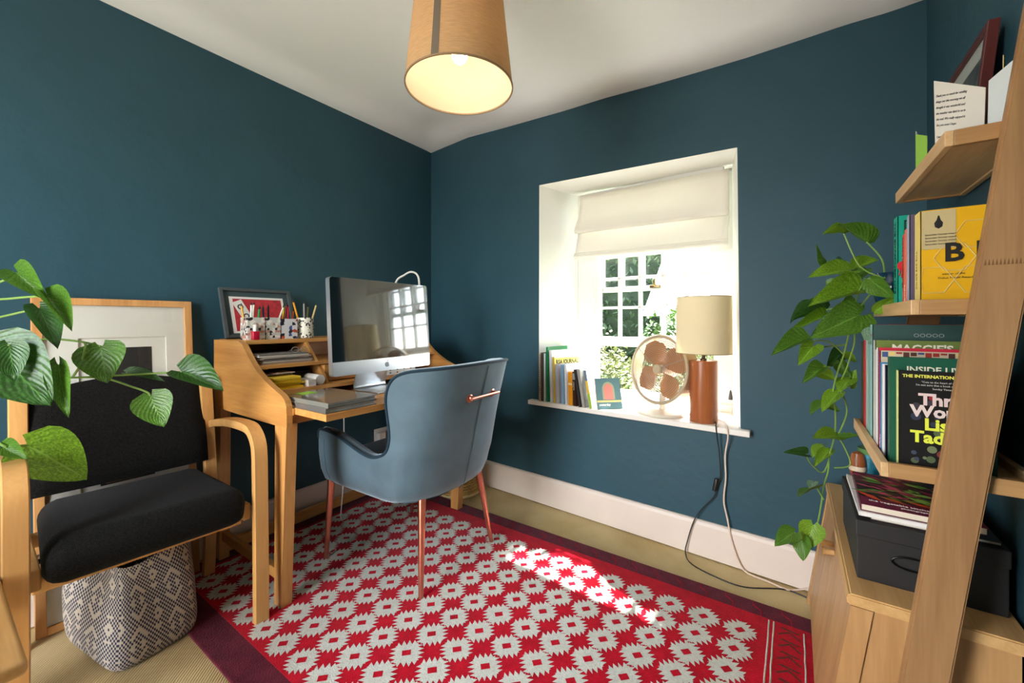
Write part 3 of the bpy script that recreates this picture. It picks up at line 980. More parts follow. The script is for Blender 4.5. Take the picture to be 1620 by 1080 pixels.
bm = NB(); tube(bm, [(1.945, 0.245, 1.82), (1.950, 0.246, 1.2), (1.950, 0.246, 0.735)], 0.0016, 6); tube(bm, [(1.951, 0.246, 0.692), (1.953, 0.240, 0.65), (1.956, 0.225, 0.6145)], 0.0010, 5); obj('cord', bm, mat('white_cord', (232, 230, 224), .7), cordb)
bm = NB(); lathe(bm, [(0.002, 0.738), (0.006, 0.728), (0.0105, 0.70), (0.0105, 0.690), (0.0, 0.689)], 12, False, M=Matrix.Translation((1.951, 0.246, 0))); obj('weight', bm, mat('dark_grey_metal', (62, 66, 66), .5), cordb, smooth=True)

# ------------------------------------------------------------------ fan on the sill
m_fan = mat('fan_champagne_metal', (196, 176, 146), 0.4, 0.35)
m_fanw = mat('fan_cream_enamel', (228, 216, 198), 0.4)
m_blade = mat('fan_amber_blade', (186, 126, 74), 0.35, translucent=0.12)
m_wire = mat('fan_wire', (170, 160, 146), 0.35, 0.4)
fan = thing('desk_fan', 'round metal desk fan with amber blades on the window board', 'fan', (1.668, -0.015, 0.612), 0.0)
bm = NB(); lathe(bm, [(0.0, 0.0), (0.118, 0.0), (0.121, 0.004), (0.121, 0.011), (0.117, 0.015), (0.03, 0.020), (0.0, 0.021)], 48, False); obj('base', bm, m_fanw, fan, smooth=True)
bm = NB(); tube(bm, [(0, 0.01, 0.018), (0, 0.012, 0.10)], 0.017, 16); obj('stem', bm, m_fanw, fan, smooth=True)
FM = Matrix.Translation((0, 0.0, 0.222)) @ Matrix.Rotation(math.radians(-24), 4, 'Z') @ Matrix.Rotation(math.radians(84), 4, 'X')   # local z -> forward (-y)
RF = 0.172
bm = NB(); lathe(bm, [(RF - .012, 0.034), (RF, 0.038), (RF + .004, 0.034), (RF + .004, -0.046), (RF, -0.049), (RF - .004, -0.046), (RF - .004, 0.028), (RF - .012, 0.030), (RF - .012, 0.034)], 64, False, M=FM); obj('housing_ring', bm, m_fan, fan, smooth=True)
def ringwire(r, z, rr=0.0011, n=40):
    return [(FM @ Vector((r * math.cos(2 * math.pi * k / n), r * math.sin(2 * math.pi * k / n), z))) for k in range(n + 1)]
bm = NB()
for k in range(15):
    r = 0.034 + k * 0.0092
    tube(bm, ringwire(r, 0.034 + 0.006 * (1 - (r / RF) ** 2)), 0.0013, 4, cap=False)
for k in range(3):
    a = k * 2 * math.pi / 3 + .4
    tube(bm, [FM @ Vector((0.03 * math.cos(a), 0.03 * math.sin(a), 0.039)), FM @ Vector((RF * math.cos(a), RF * math.sin(a), 0.033))], 0.0018, 5)
obj('front_grille', bm, m_wire, fan)
bm = NB()
for k in range(12):
    tube(bm, ringwire(0.045 + k * 0.0112, -0.036), 0.0013, 4, cap=False)
for k in range(6):
    a = k * math.pi / 3
    tube(bm, [FM @ Vector((0.03 * math.cos(a), 0.03 * math.sin(a), -0.037)), FM @ Vector((RF * math.cos(a), RF * math.sin(a), -0.034))], 0.0018, 5)
obj('rear_grille', bm, m_wire, fan)
bm = NB(); lathe(bm, [(0.0, 0.046), (0.022, 0.045), (0.026, 0.040), (0.026, 0.034), (0.0, 0.034)], 24, False, M=FM); obj('badge', bm, m_fan, fan, smooth=True)
bm = NB(); lathe(bm, [(0.0, 0.022), (0.020, 0.020), (0.024, 0.0), (0.024, -0.02), (0.034, -0.04), (0.034, -0.085), (0.0, -0.09)], 24, False, M=FM); obj('motor', bm, m_fanw, fan, smooth=True)
for k in range(4):
    a0 = k * math.pi / 2 + 0.55
    def bp_(u, v):
        r = 0.022 + 0.138 * u
        w = 0.29 + 0.38 * math.sin(math.pi * min(1, u * 0.85 + .12)) 
        edge = 1 - 0.55 * smoothstep(.75, 1.0, u)
        a = a0 + (v - .5) * 2 * w * edge
        return FM @ Vector((r * math.cos(a), r * math.sin(a), (v - .5) * 0.026 * (1 - .3 * u)))
    bm = NB(); A = grid(bm, bp_, 10, 8); B = grid(bm, lambda u, v: bp_(u, v) + (FM.to_3x3() @ Vector((0, 0, 0.0016))), 10, 8)
    obj('blade', bm, m_blade, fan, smooth='all')

# ------------------------------------------------------------------ table lamp on the sill
m_teak = wood('lamp_teak', (178, 104, 58), (128, 66, 34), 'z', 1.0, 0.3)
m_shade = mat('lamp_shade_cream', (246, 234, 200), 0.8, bump=(300, 0.2, 2, 0.002), translucent=0.32)
tl = thing('table_lamp', 'teak cylinder table lamp with cream drum shade on the window board', 'lamp', (1.872, -0.075, 0.612), 0.0)
bm = NB(); lathe(bm, [(0.0, 0.0), (0.060, 0.0), (0.061, 0.003), (0.061, 0.282), (0.058, 0.285), (0.0, 0.285)], 40, False); obj('lamp_base', bm, m_teak, tl, smooth=True)
bm = NB(); lathe(bm, [(0.014, 0.284), (0.014, 0.292), (0.008, 0.296), (0.008, 0.33), (0.016, 0.335), (0.016, 0.37), (0.0, 0.372)], 16, False); obj('neck', bm, mat('brown_metal', (86, 66, 48), .4, .7), tl, smooth=True)
bm = NB(); lathe(bm, [(0.121, 0.318), (0.117, 0.582)], 56, False); lathe(bm, [(0.1195, 0.319), (0.1155, 0.581)], 56, False); obj('lamp_shade', bm, m_shade, tl, smooth='all')
bm = NB()
for (r, z) in ((0.1205, 0.319), (0.1165, 0.581)):
    tube(bm, [(r * math.cos(2 * math.pi * k / 48), r * math.sin(2 * math.pi * k / 48), z) for k in range(49)], 0.0016, 5, cap=False)
for k in range(3):
    a = k * 2.094; tube(bm, [(0, 0, .372), (0.117 * math.cos(a), 0.117 * math.sin(a), .36)], 0.0015, 5)
obj('shade_wire', bm, mat('shade_wire', (150, 128, 92), .6), tl)
bm = NB(); lathe(bm, [(0.0, 0.44), (0.018, 0.432), (0.026, 0.415), (0.022, 0.395), (0.013, 0.372)], 16, False); obj('bulb', bm, mat('unlit_bulb', (240, 240, 236), .3), tl, smooth='all')

# ------------------------------------------------------------------ cords
cb = thing('lamp_flex', 'black lamp flex with an inline switch trailing down to the floor', 'cord')
pts = [(1.925, -0.10, 0.618), (1.937, -0.140, 0.622), (1.938, -0.168, 0.618), (1.942, -0.158, 0.564), (1.95, -0.145, 0.481), (1.952, -0.14, 0.382), (1.934, -0.14, 0.335), (1.926, -0.14, 0.291), (1.873, -0.142, 0.219), (1.843, -0.148, 0.161), (1.818, -0.152, 0.07), (1.81, -0.16, 0.012), (1.851, -0.225, 0.004), (1.97, -0.268, 0.004), (2.062, -0.269, 0.004), (2.189, -0.197, 0.004), (2.275, -0.206, 0.004), (2.33, -0.20, 0.004)]
bm = NB(); tube(bm, pts, 0.0026, 6, 5); obj('flex', bm, mat('black_flex', (20, 20, 20), .5), cb, smooth=True)
bm = NB(); tube(bm, [(1.937, -0.140, 0.375), (1.934, -0.141, 0.350), (1.927, -0.141, 0.320)], [0.0085, 0.010, 0.0085], 8); obj('inline_switch', bm, mat('switch_black', (24, 20, 20), .35), cb, smooth=True)
cw = thing('fan_flex', 'off-white fan flex hanging from the sill down the skirting', 'cord')
pts = [(1.76, 0.10, 0.617), (1.86, 0.03, 0.617), (1.955, -0.06, 0.618), (1.975, -0.14, 0.624), (1.983, -0.172, 0.612), (1.985, -0.165, 0.57), (1.972, -0.145, 0.485), (1.974, -0.142, 0.387), (1.966, -0.142, 0.287), (1.981, -0.145, 0.207), (1.997, -0.152, 0.128), (2.022, -0.158, 0.052), (2.055, -0.165, 0.010), (2.133, -0.176, 0.005), (2.199, -0.195, 0.005), (2.231, -0.175, 0.005), (2.285, -0.165, 0.03), (2.33, -0.163, 0.05)]
bm = NB(); tube(bm, pts, 0.0034, 6, 5); obj('flex', bm, mat('cream_flex', (226, 204, 186), .5), cw, smooth=True)

# ------------------------------------------------------------------ books
PAGE = mat('book_pages', (226, 218, 200), 0.9, bump=(200, .2, 1, .002), vscale=(1, 12, 1))
def book(name, label, cat, loc, t, d, h, col, rotz=0.0, group=None, lean=0.0, rough=0.45, pages=True, m=None, spine=None, tilt=0.0, soft=False):
    """spine faces -x, the cover that shows is the y=0 face"""
    o = thing(name, label, cat, loc, 0, group)
    o.rotation_euler = Euler((lean, tilt, rotz), 'XYZ')
    mc = m or mat('cover_%d_%d_%d' % col, col, rough, spec=0.4, var=(30, .04))
    c = min(0.0022, t * .2)
    k = 0.0 if soft else 0.002
    bm = NB()
    box(bm, (0, 0, 0), (d, c, h)); box(bm, (0, t - c, 0), (d, t, h))
    if spine is None:
        box(bm, (0, c, 0), (c, t - c, h))
    obj('cover', bm, mc, o)
    if spine is not None:
        bm = NB(); box(bm, (0, c * 0.0, 0.0), (c, t, h)); 
        for v in bm.verts: v.co.x -= 0.0004
        obj('spine', bm, mat('cover_%d_%d_%d' % spine, spine, rough), o)
    bm = NB(); box(bm, (c, c, k), (d - k - .0005, t - c, h - k)); obj('pages', bm, PAGE, o)
    return o
def face_patch(o, x0, x1, z0, z1, col, name='printed_panel', y=-0.0006, m=None):
    bm = NB(); box(bm, (x0, y, z0), (x1, y + 0.0005, z1)); return obj(name, bm, m or mat('print_%d_%d_%d' % col, col, .5), o)
def face_text(o, body, size, x, z, col, y=-0.0010, bold=0.0, align='LEFT', sx=1.0):
    return text('cover_lettering', body, size, basis((x, y, z), (1, 0, 0), (0, 0, 1)), mat('ink_%d_%d_%d' % col, col, .6), o, bold, align, sx)
def spine_text(o, body, size, z, t, col, bold=0.0, up=False):
    a = (0, 0, 1) if up else (0, 0, -1); b_ = (0, 1, 0) if up else (0, -1, 0)
    return text('spine_lettering', body, size, basis((-0.0012, t, z), a, b_), mat('ink_%d_%d_%d' % col, col, .6), o, bold)

# --- on the window board, spines to the room (rotated a quarter turn)
GW = 'books on the window board'
RQ = math.pi / 2 + WROT
def wbook(s, o_, t, d, h, col, label, name='book', cat='book', lean=0.0, **kw):
    p = WP(s, o_, 0.6125)
    turn = math.radians(15) * smoothstep(1.05, 1.075, s) * (1 - smoothstep(1.25, 1.26, s))      # this run of books is fanned open a little
    return book(name, label, cat, p, t, d, h, col, RQ - turn, GW, lean, **kw)
# s is the right-hand face of each book
nb1 = wbook(1.000, -0.030, 0.013, 0.088, 0.282, (196, 176, 150), 'slim brown spiral notebook, leftmost on the window board', 'notebook', 'notebook')
nb2 = wbook(1.021, -0.030, 0.017, 0.150, 0.284, (86, 74, 64), 'dark patterned spiral notebook second from the left on the sill', 'notebook', 'notebook')
for nb, t, c_ in ((nb1, .013, (90, 70, 52)), (nb2, .017, (40, 36, 34))):
    bm = NB()
    for k in range(26):
        z = 0.008 + k * 0.0104
        tube(bm, [(-0.002, 0.001, z), (-0.006, t * .3, z + .002), (-0.006, t * .7, z + .003), (-0.002, t - .001, z + .004)], 0.0014, 4)
    obj('spiral', bm, mat('spiral_%d' % c_[0], c_, .5), nb)
b3 = wbook(1.034, -0.030, 0.011, 0.20, 0.280, (188, 206, 202), 'pale mint ring binder beside the spiral notebooks', 'folder', 'folder')
b4 = wbook(1.055, -0.028, 0.012, 0.215, 0.318, (10, 118, 66), 'tall dark green plastic folder on the window board', 'folder', 'folder', lean=-0.02)
b5 = wbook(1.080, -0.026, 0.020, 0.21, 0.300, (226, 226, 228), 'tall white document wallet right of the green folder', 'folder', 'folder', lean=-0.03)
b6 = wbook(1.100, -0.026, 0.013, 0.205, 0.262, (236, 236, 232), 'white magazine with yellow RSA JOURNAL masthead', 'magazine', 'magazine', lean=-0.04, spine=(226, 190, 40))
face_patch(b6, 0.002, 0.203, 0.205, 0.256, (246, 220, 96)); face_text(b6, 'RSA JOURNAL', 0.036, 0.012, 0.220, (30, 30, 28), bold=.0012, sx=.80)
b7 = wbook(1.128, -0.030, 0.024, 0.16, 0.222, (186, 184, 190), 'grey paperback right of the yellow-headed magazine', lean=-0.05)
b8 = wbook(1.158, -0.030, 0.018, 0.15, 0.222, (138, 178, 202), 'pale blue paperback next to the grey one on the sill', lean=-0.04)
b9 = wbook(1.178, -0.028, 0.014, 0.17, 0.224, (232, 234, 238), 'white booklet behind the orange book on the sill', 'booklet', 'booklet', lean=-0.04)
b10 = wbook(1.215, -0.032, 0.032, 0.12, 0.184, (226, 150, 26), 'thick orange paperback on the window board', lean=-0.02)
face_patch(b10, 0.0, 0.1, .1, .11, (240, 210, 150)); bm = NB(); box(bm, (-0.0008, .001, .112), (0, .031, .124)); obj('spine_band', bm, mat('print_cream', (240, 212, 160), .5), b10)
b11 = wbook(1.240, -0.036, 0.022, 0.12, 0.188, (92, 40, 26), 'dark red-brown paperback right of the orange one', lean=-0.05, spine=(52, 34, 28))
bm = NB(); box(bm, (-0.0010, .002, .145), (-0.0004, .020, .180)); obj('spine_picture', bm, mat('print_grey', (150, 150, 150), .5), b11)
spine_text(b11, 'OBAMA', 0.014, 0.135, 0.017, (220, 210, 200))
b12 = wbook(1.272, -0.040, 0.013, 0.125, 0.205, (34, 32, 34), 'black hardback leaning to the left on the sill', lean=-0.16)
b13 = wbook(1.296, -0.040, 0.016, 0.125, 0.208, (132, 130, 124), 'grey hardback leaning against the black one', lean=-0.17, spine=(150, 146, 138))
b14 = wbook(1.338, -0.040, 0.014, 0.150, 0.206, (226, 234, 236), 'paperback with white and green cover and yellow spine on the sill', lean=-0.18, spine=(214, 178, 52))
face_patch(b14, 0.002, 0.148, 0.002, 0.075, (150, 216, 170)); face_patch(b14, 0.002, 0.148, 0.076, 0.085, (226, 150, 110)); bm = NB(); box(bm, (-0.001, 0.0, .15), (-0.0003, .014, .206)); obj('spine_band', bm, mat('print_slate', (84, 108, 132), .5), b14)
bm = NB(); box(bm, (-0.001, 0.0, 0), (-0.0003, .014, .08)); obj('spine_band', bm, mat('print_lime', (140, 170, 40), .5), b14)
b15 = book('book', 'small slate blue book with a pink arch on its cover', 'book', WP(1.368, -0.035, 0.6125), 0.010, 0.140, 0.165, (104, 140, 146), math.radians(42), GW, lean=-0.30, spine=(222, 180, 164))
m_p = mat('print_pink', (236, 150, 140), .5)
bm = NB()
arch = [(0.045, 0.05), (0.095, 0.05)] + [(0.07 + 0.025 * math.cos(a), 0.105 + 0.03 * math.sin(a)) for a in [k * math.pi / 10 for k in range(11)]]
vs = [bm.verts.new((x, -0.0007, z)) for x, z in arch]; bm.faces.new(vs); obj('arch_print', bm, m_p, b15)
bm = NB()
arch2 = [(0.036, 0.05), (0.104, 0.05)] + [(0.07 + 0.034 * math.cos(a), 0.105 + 0.04 * math.sin(a)) for a in [k * math.pi / 10 for k in range(11)]]
vs = [bm.verts.new((x, -0.0004, z)) for x, z in arch2]; bm.faces.new(vs); obj('arch_surround', bm, mat('print_palegreen', (176, 184, 150), .5), b15)
face_patch(b15, 0.002, 0.138, 0.036, 0.046, (238, 214, 140)); face_text(b15, 'yesterday', 0.016, 0.012, 0.018, (245, 245, 240), bold=.0006)

# --- middle tray of the ladder shelf (spines to the room)
GS = 'books on the middle ladder tray'
Z2 = 1.123 - 0.030 + 0.0115
g1 = book('book', 'thick emerald green hardback with red blot on the ladder shelf', 'book', (2.4345, -0.795, Z2), 0.042, 0.150, 0.236, (18, 156, 132), 0.0, GS, spine=(24, 172, 144))
bm = NB()
for lo, hi in (((.012, -.0006, .012), (.0155, .0, .224)), ((.012, -.0006, .2205), (.142, .0, .224))): box(bm, lo, hi)
obj('cover_border', bm, mat('ink_darkgreen', (8, 52, 44), .5), g1)
spine_text(g1, 'THE EXAMINED LIFE', 0.020, 0.225, 0.030, (10, 40, 36), bold=.0004)
face_text(g1, 'LIFE', 0.05, 0.030, 0.142, (220, 232, 226), bold=.0006); face_text(g1, 'a life well', 0.012, 0.045, 0.195, (10, 60, 50))
bm = NB(); lathe(bm, [(0.0, 0.0), (0.013, 0.0)], 14, False, M=Matrix.Translation((0.012, -0.0012, 0.112)) @ Matrix.Rotation(math.radians(90), 4, 'X'))
for k in range(7):
    tube(bm, [(0.006 + .003 * k, -.0012, .106), (0.003 + .0045 * k, -.0012, .088 - .005 * (k % 3))], .0011, 4)
obj('red_blot', bm, mat('ink_redblot', (206, 34, 40), .5), g1)
g2 = book('book', 'small orange-red paperback next to the green hardback', 'book', (2.4345, -0.870, Z2), 0.018, 0.11, 0.178, (224, 92, 70), 0.0, GS)
spine_text(g2, 'NORRIS MINORITIES', 0.013, 0.172, 0.014, (120, 20, 20))
g2b = book('book', 'thin salmon pink paperback between orange and lavender books', 'book', (2.4345, -0.893, Z2), 0.018, 0.11, 0.186, (238, 128, 112), 0.0, GS)
spine_text(g2b, 'ROLLO', 0.012, 0.06, 0.014, (250, 220, 210))
g3 = book('book', 'tall lavender hardback beside the yellow book', 'book', (2.4345, -0.922, Z2), 0.020, 0.14, 0.212, (96, 84, 104), 0.0, GS, spine=(168, 172, 196))
g4 = book('book', 'yellow hardback with honeycomb cover nearest on the middle tray', 'book', (2.4405, -0.985, Z2), 0.044, 0.150, 0.205, (226, 172, 22), 0.0, GS, spine=(240, 214, 120))
m_hex = mat('print_hex', (214, 186, 120), .5)
bm = NB()
for (hx, hz) in ((0.02, .15), (0.02, .06), (0.05, .105), (0.11, .06), (0.08, .15), (.08, .06)):
    tube(bm, [(hx + .030 * math.cos(k * math.pi / 3), -0.0004, hz + .030 * math.sin(k * math.pi / 3)) for k in range(7)], 0.0011, 4, cap=False)
for v in bm.verts: v.co.x = min(max(v.co.x, .001), .148)
obj('honeycomb_print', bm, m_hex, g4)
face_patch(g4, 0.002, 0.052, 0.125, 0.203, (196, 176, 128), y=-0.0012)
face_text(g4, 'B E E', 0.052, 0.034, 0.098, (30, 26, 20), y=-.0018, bold=.0014)
bm = NB(); lathe(bm, [(0, 0), (.0055, .004), (.0065, .012), (.003, .018), (.0012, .026), (0, .028)], 10, False, M=Matrix.Translation((0.027, -0.0014, 0.165)) @ Matrix.Diagonal((1, .05, 1, 1))); obj('bottle_print', bm, mat('ink_black', (26, 24, 24), .6), g4)
for k in range(4): face_text(g4, 'lavender honey mead', 0.0052, 0.007, 0.152 - .0065 * k, (60, 50, 40), y=-.0018)
face_text(g4, 'winner of the', 0.006, 0.032, .07, (50, 40, 20)); face_text(g4, 'Debut Novel Award', 0.006, 0.026, .062, (50, 40, 20))
spine_text(g4, 'THE BEE BOOK', 0.012, 0.125, 0.030, (170, 140, 60))

# --- lower tray
GL = 'books on the lowest ladder tray'
Z3 = 0.790 - 0.030 + 0.0115
l1 = book('book', 'black paperback lettered Three Women at the front of the lowest tray', 'book', (2.402, -1.018, Z3), 0.020, 0.128, 0.206, (20, 18, 18), 0.0, GL, spine=(228, 236, 150))
face_text(l1, 'THE INTERNATIONAL NO. 1', 0.0085, 0.006, 0.194, (226, 220, 90), bold=.0003)
face_text(l1, '"Cuts to the heart of who we are', 0.0050, 0.034, 0.184, (215, 210, 205)); face_text(l1, "I'm not sure that a book can do more\"", 0.0050, 0.026, 0.178, (215, 210, 205)); face_text(l1, 'Sunday Times', 0.0050, 0.05, 0.171, (215, 210, 205))
for (w_, x_, z_, c_) in (('Three', .030, .140, (226, 200, 196)), ('Women', .018, .116, (226, 206, 200)), ('Lisa', .038, .090, (222, 228, 70)), ('Taddeo', .018, .064, (222, 228, 70))):
    face_text(l1, w_, 0.032, x_, z_, c_, y=-.0016, bold=.0012)
random.seed(11)
for k in range(26):
    x_, z_ = random.uniform(.02, .09), random.uniform(.02, .165)
    c_ = random.choice([(120, 52, 48), (84, 96, 66), (110, 120, 84), (60, 66, 84), (150, 110, 76)]) if z_ < .09 else random.choice([(150, 30, 40), (44, 50, 70), (60, 52, 60)])
    r_ = random.uniform(.003, .008)
    bm = NB(); lathe(bm, [(0, 0), (r_, 0)], 12, False, M=Matrix.Translation((x_, -0.0007 - .00003 * k, z_)) @ Matrix.Rotation(math.radians(90), 4, 'X')); obj('fruit_print', bm, mat('print_%d_%d_%d' % c_, c_, .5), l1)
l2 = book('book', 'dark green book titled Inside Lives behind the black paperback', 'book', (2.392, -0.992, Z3), 0.022, 0.155, 0.232, (22, 84, 62), 0.0, GL)
face_text(l2, 'INSIDE LIVES', 0.0175, 0.026, 0.202, (232, 226, 200), bold=.0004); face_text(l2, 'PSYCHOANALYSIS AND THE', 0.0085, 0.030, 0.189, (225, 222, 205))
l3 = book('book', 'navy hardback with white spine edge behind the green book', 'book', (2.390, -0.966, Z3), 0.014, 0.15, 0.212, (24, 30, 62), 0.0, GL, spine=(36, 40, 72))
l4 = book('book', 'white and teal paperback on the lowest ladder tray', 'book', (2.388, -0.944, Z3), 0.016, 0.15, 0.212, (236, 236, 236), 0.0, GL)
l5 = book('book', 'blue paperback lettered along its spine on the lowest tray', 'book', (2.388, -0.924, Z3), 0.018, 0.15, 0.214, (42, 130, 184), 0.0, GL)
spine_text(l5, 'Tokyo', 0.013, 0.05, 0.014, (240, 240, 240))
l6 = book('book', 'magenta-edged book with picture cover on the lowest tray', 'book', (2.388, -0.902, Z3), 0.014, 0.17, 0.240, (206, 190, 160), 0.0, GL, spine=(176, 34, 92))
random.seed(4)
for k in range(12):
    c_ = random.choice([(160, 50, 40), (60, 80, 130), (230, 200, 120), (90, 50, 40)])
    face_patch(l6, .012 * k + .004, .012 * k + .014, .226 + .004 * (k % 3), .238, c_)
l7 = book('book', 'white-spined paperback with red corner on the lowest tray', 'book', (2.387, -0.884, Z3), 0.018, 0.15, 0.246, (206, 46, 66), 0.0, GL, spine=(240, 240, 240))
l8 = book('book', 'slim orange and white paperback on the lowest tray', 'book', (2.387, -0.864, Z3), 0.016, 0.14, 0.240, (214, 132, 84), 0.0, GL, spine=(238, 232, 224))
l9 = book('book', 'large green leafy cookbook titled Maggie on the lowest tray', 'book', (2.387, -0.842, Z3), 0.026, 0.190, 0.262, (110, 128, 60), 0.0, GL, spine=(206, 214, 206))
face_text(l9, "MAGGIE'S", 0.024, 0.030, 0.236, (236, 230, 208), bold=.0008)
l10 = book('book', 'tall dark green album with small chain print on the lowest tray', 'book', (2.386, -0.806, Z3), 0.030, 0.210, 0.300, (50, 78, 74), 0.0, GL, spine=(150, 196, 190))
face_text(l10, 'OOOOO', 0.013, 0.075, 0.270, (150, 158, 150))
bm = NB()
for k in range(4):
    lathe(bm, [(0, 0), (.0032, 0)], 8, False, M=Matrix.Translation((-0.0012, .004 + .007 * k, .272 + .002 * (k % 2))) @ Matrix.Rotation(math.radians(-90), 4, 'Y'))
obj('berry_print', bm, mat('ink_red', (190, 30, 50), .5), l10)
l11 = book('book', 'mint green hardback with pale patterned spine on the lowest tray', 'book', (2.386, -0.766, Z3), 0.034, 0.19, 0.262, (126, 178, 168), 0.0, GL)
l12 = book('book', 'tall grey folder standing behind the mint book', 'book', (2.386, -0.726, Z3), 0.034, 0.20, 0.276, (176, 184, 180), 0.0, GL)
l13 = book('book', 'tall red spined hardback at the window end of the lowest tray', 'book', (2.386, -0.684, Z3), 0.034, 0.21, 0.300, (196, 36, 34), 0.0, GL)
l14 = book('book', 'plain dark brown hardback last on the lowest tray', 'book', (2.386, -0.640, Z3), 0.04, 0.19, 0.25, (70, 50, 40), 0.0, GL)

# ------------------------------------------------------------------ box and magazines on the cabinet
m_box = mat('black_cardboard', (38, 36, 36), 0.55, bump=(300, .15, 2, .002))
sb = thing('storage_box', 'black lidded cardboard storage box on the oak cabinet', 'box', (2.343, -0.912, 0.4732))
bm = NB(); box(bm, (0.003, 0.003, 0.0), (0.243, 0.335, 0.112), .002); obj('box_body', bm, m_box, sb)
bm = NB(); box(bm, (0.0, 0.0, 0.100), (0.246, 0.338, 0.138), .003); obj('lid', bm, m_box, sb)
bm = NB(); tube(bm, [(0.10 + .036 * math.cos(a), -0.0005, 0.062 + .014 * math.sin(a)) for a in [k * math.pi / 12 for k in range(25)]], 0.0022, 6, cap=False); obj('label_ring', bm, mat('black_metal', (30, 30, 30), .35, .8), sb, smooth=True)
GM = 'books and papers stacked on the black box'
def flat_book(name, label, cat, x0, x1, y0, y1, z0, z1, col, pages=True, rot=0.0, pc=(226, 214, 192)):
    o = thing(name, label, cat, ((x0 + x1) / 2, (y0 + y1) / 2, z0), rot, GM)
    hx, hy, h = (x1 - x0) / 2, (y1 - y0) / 2, z1 - z0
    c = min(.0016, h * .2)
    bm = NB(); box(bm, (-hx, -hy, h - c), (hx, hy, h)); box(bm, (-hx, -hy, 0), (hx, hy, c)); box(bm, (-hx, -hy, c), (-hx + c, hy, h - c)); obj('cover', bm, mat('cover_%d_%d_%d' % col, col, .4), o)
    bm = NB(); box(bm, (-hx + c, -hy + .0015, c), (hx - .0015, hy - .0015, h - c)); obj('pages', bm, mat('pages_%d_%d_%d' % pc, pc, .9), o)
    return o
ZT0 = 0.4732 + 0.138 + 0.0006
flat_book('magazine', 'dark floral magazine at the bottom of the stack on the black box', 'magazine', 2.372, 2.580, -0.895, -0.64, ZT0, ZT0 + 0.008, (70, 56, 60))
flat_book('notebook', 'white ring-bound pad under the beetroot cookbook', 'notebook', 2.350, 2.545, -0.905, -0.62, ZT0 + .0085, ZT0 + .0185, (232, 228, 226), pc=(236, 230, 224))
bk_ = flat_book('cookbook', 'purple and green cookbook with beetroot cover on top of the stack', 'book', 2.358, 2.562, -0.900, -0.640, ZT0 + .019, ZT0 + .035, (96, 24, 52), rot=-0.03)
random.seed(9)
hz = .0163
def splash(name, pts, col, z):
    bm = NB(); vs = [bm.verts.new((x, y, z)) for x, y in pts]; bm.faces.new(vs); obj(name, bm, mat('print_%d_%d_%d' % col, col, .45), bk_)
splash('purple_band', [(-.10, -.128), (.10, -.128), (.10, -.075), (-.10, -.075)], (116, 22, 66), hz)
splash('dark_ground', [(-.10, -.074), (.10, -.074), (.10, .128), (-.10, .128)], (52, 34, 40), hz)
for k in range(120):
    x = random.uniform(-.092, .092); y = random.uniform(-.07, .12); l_ = random.uniform(.012, .034); a = random.uniform(-.9, .5)
    c_ = random.choice([(94, 150, 54), (140, 190, 80), (72, 112, 50), (158, 36, 80), (190, 70, 104), (112, 30, 60)]) if y > -.045 else random.choice([(206, 70, 30), (190, 96, 40), (120, 150, 50)])
    dx, dy = math.cos(a) * l_, math.sin(a) * l_
    w_ = l_ * .28
    splash('vegetable_print', [(x - dx, y - dy), (x + w_ * math.sin(a), y - w_ * math.cos(a)), (x + dx, y + dy), (x - w_ * math.sin(a), y + w_ * math.cos(a))], c_, hz + .0001 + .00001 * k)
text('cover_lettering', 'the vegetable kitchen  by Sarah', 0.013, basis((-.085, -.102, hz + .001), (1, 0, 0), (0, 1, 0)), mat('ink_245_240_235', (245, 240, 235), .6), bk_, .0002)
text('cover_lettering', 'photographs and recipes', 0.010, basis((-.03, -.118, hz + .001), (1, 0, 0), (0, 1, 0)), mat('ink_245_240_235', (245, 240, 235), .6), bk_, .0002)
pep = thing('pepper_mill', 'small turned wooden mill behind the cookbook stack', 'mill', (2.385, -0.525, 0.4732))
bm = NB(); lathe(bm, [(0, 0), (.022, 0), (.021, .01), (.015, .06), (.018, .11), (.017, .13), (.020, .15), (.021, .175), (.014, .20), (0, .207)], 20, False); obj('mill_body', bm, m_teak, pep, smooth=True)
bm = NB(); lathe(bm, [(.0212, .148), (.0216, .150), (.0216, .158), (.0206, .162)], 20, False); obj('mill_collar', bm, mat('mill_ivory', (226, 206, 176), .4), pep, smooth=True)
tin = thing('tin', 'small blue and green printed tin beside the wooden mill', 'tin', (2.418, -0.50, 0.4732))
bm = NB(); lathe(bm, [(0, 0), (.030, 0), (.030, .20), (0, .20)], 24, False); obj('tin_body', bm, mat('tin_print', (44, 120, 140), .35, var=(40, .6)), tin, smooth=40)
bm = NB(); lathe(bm, [(.0305, .198), (.0312, .2), (.0312, .214), (0, .216)], 24, False); obj('tin_lid', bm, mat('tin_lid', (96, 134, 76), .35), tin, smooth=40)

# ------------------------------------------------------------------ things on the top tray
Z1 = 1.448 - 0.030 + 0.0115
tf = thing('picture_frame', 'dark mahogany photo frame leaning on the wall above the top tray', 'picture', (2.545, -0.672, Z1 + .001), 0.0)
tf.rotation_euler = (0, math.radians(5.5), 0)
m_mah = wood('mahogany', (92, 40, 36), (62, 22, 22), 'z', 1.0, .35)
FW, FH = 0.165, 0.315
for lo, hi in (((0, -FW, 0), (.020, -FW + .016, FH)), ((0, FW - .016, 0), (.020, FW, FH)), ((0, -FW + .016, FH - .016), (.020, FW - .016, FH)), ((0, -FW + .016, 0), (.020, FW - .016, .016))):
    bm = NB(); box(bm, lo, hi, .002); obj('frame_rail', bm, m_mah, tf)
bm = NB(); box(bm, (.008, -FW + .014, .014), (.014, FW - .014, FH - .014)); obj('mount', bm, mat('mount_ivory', (226, 224, 214), .8), tf)
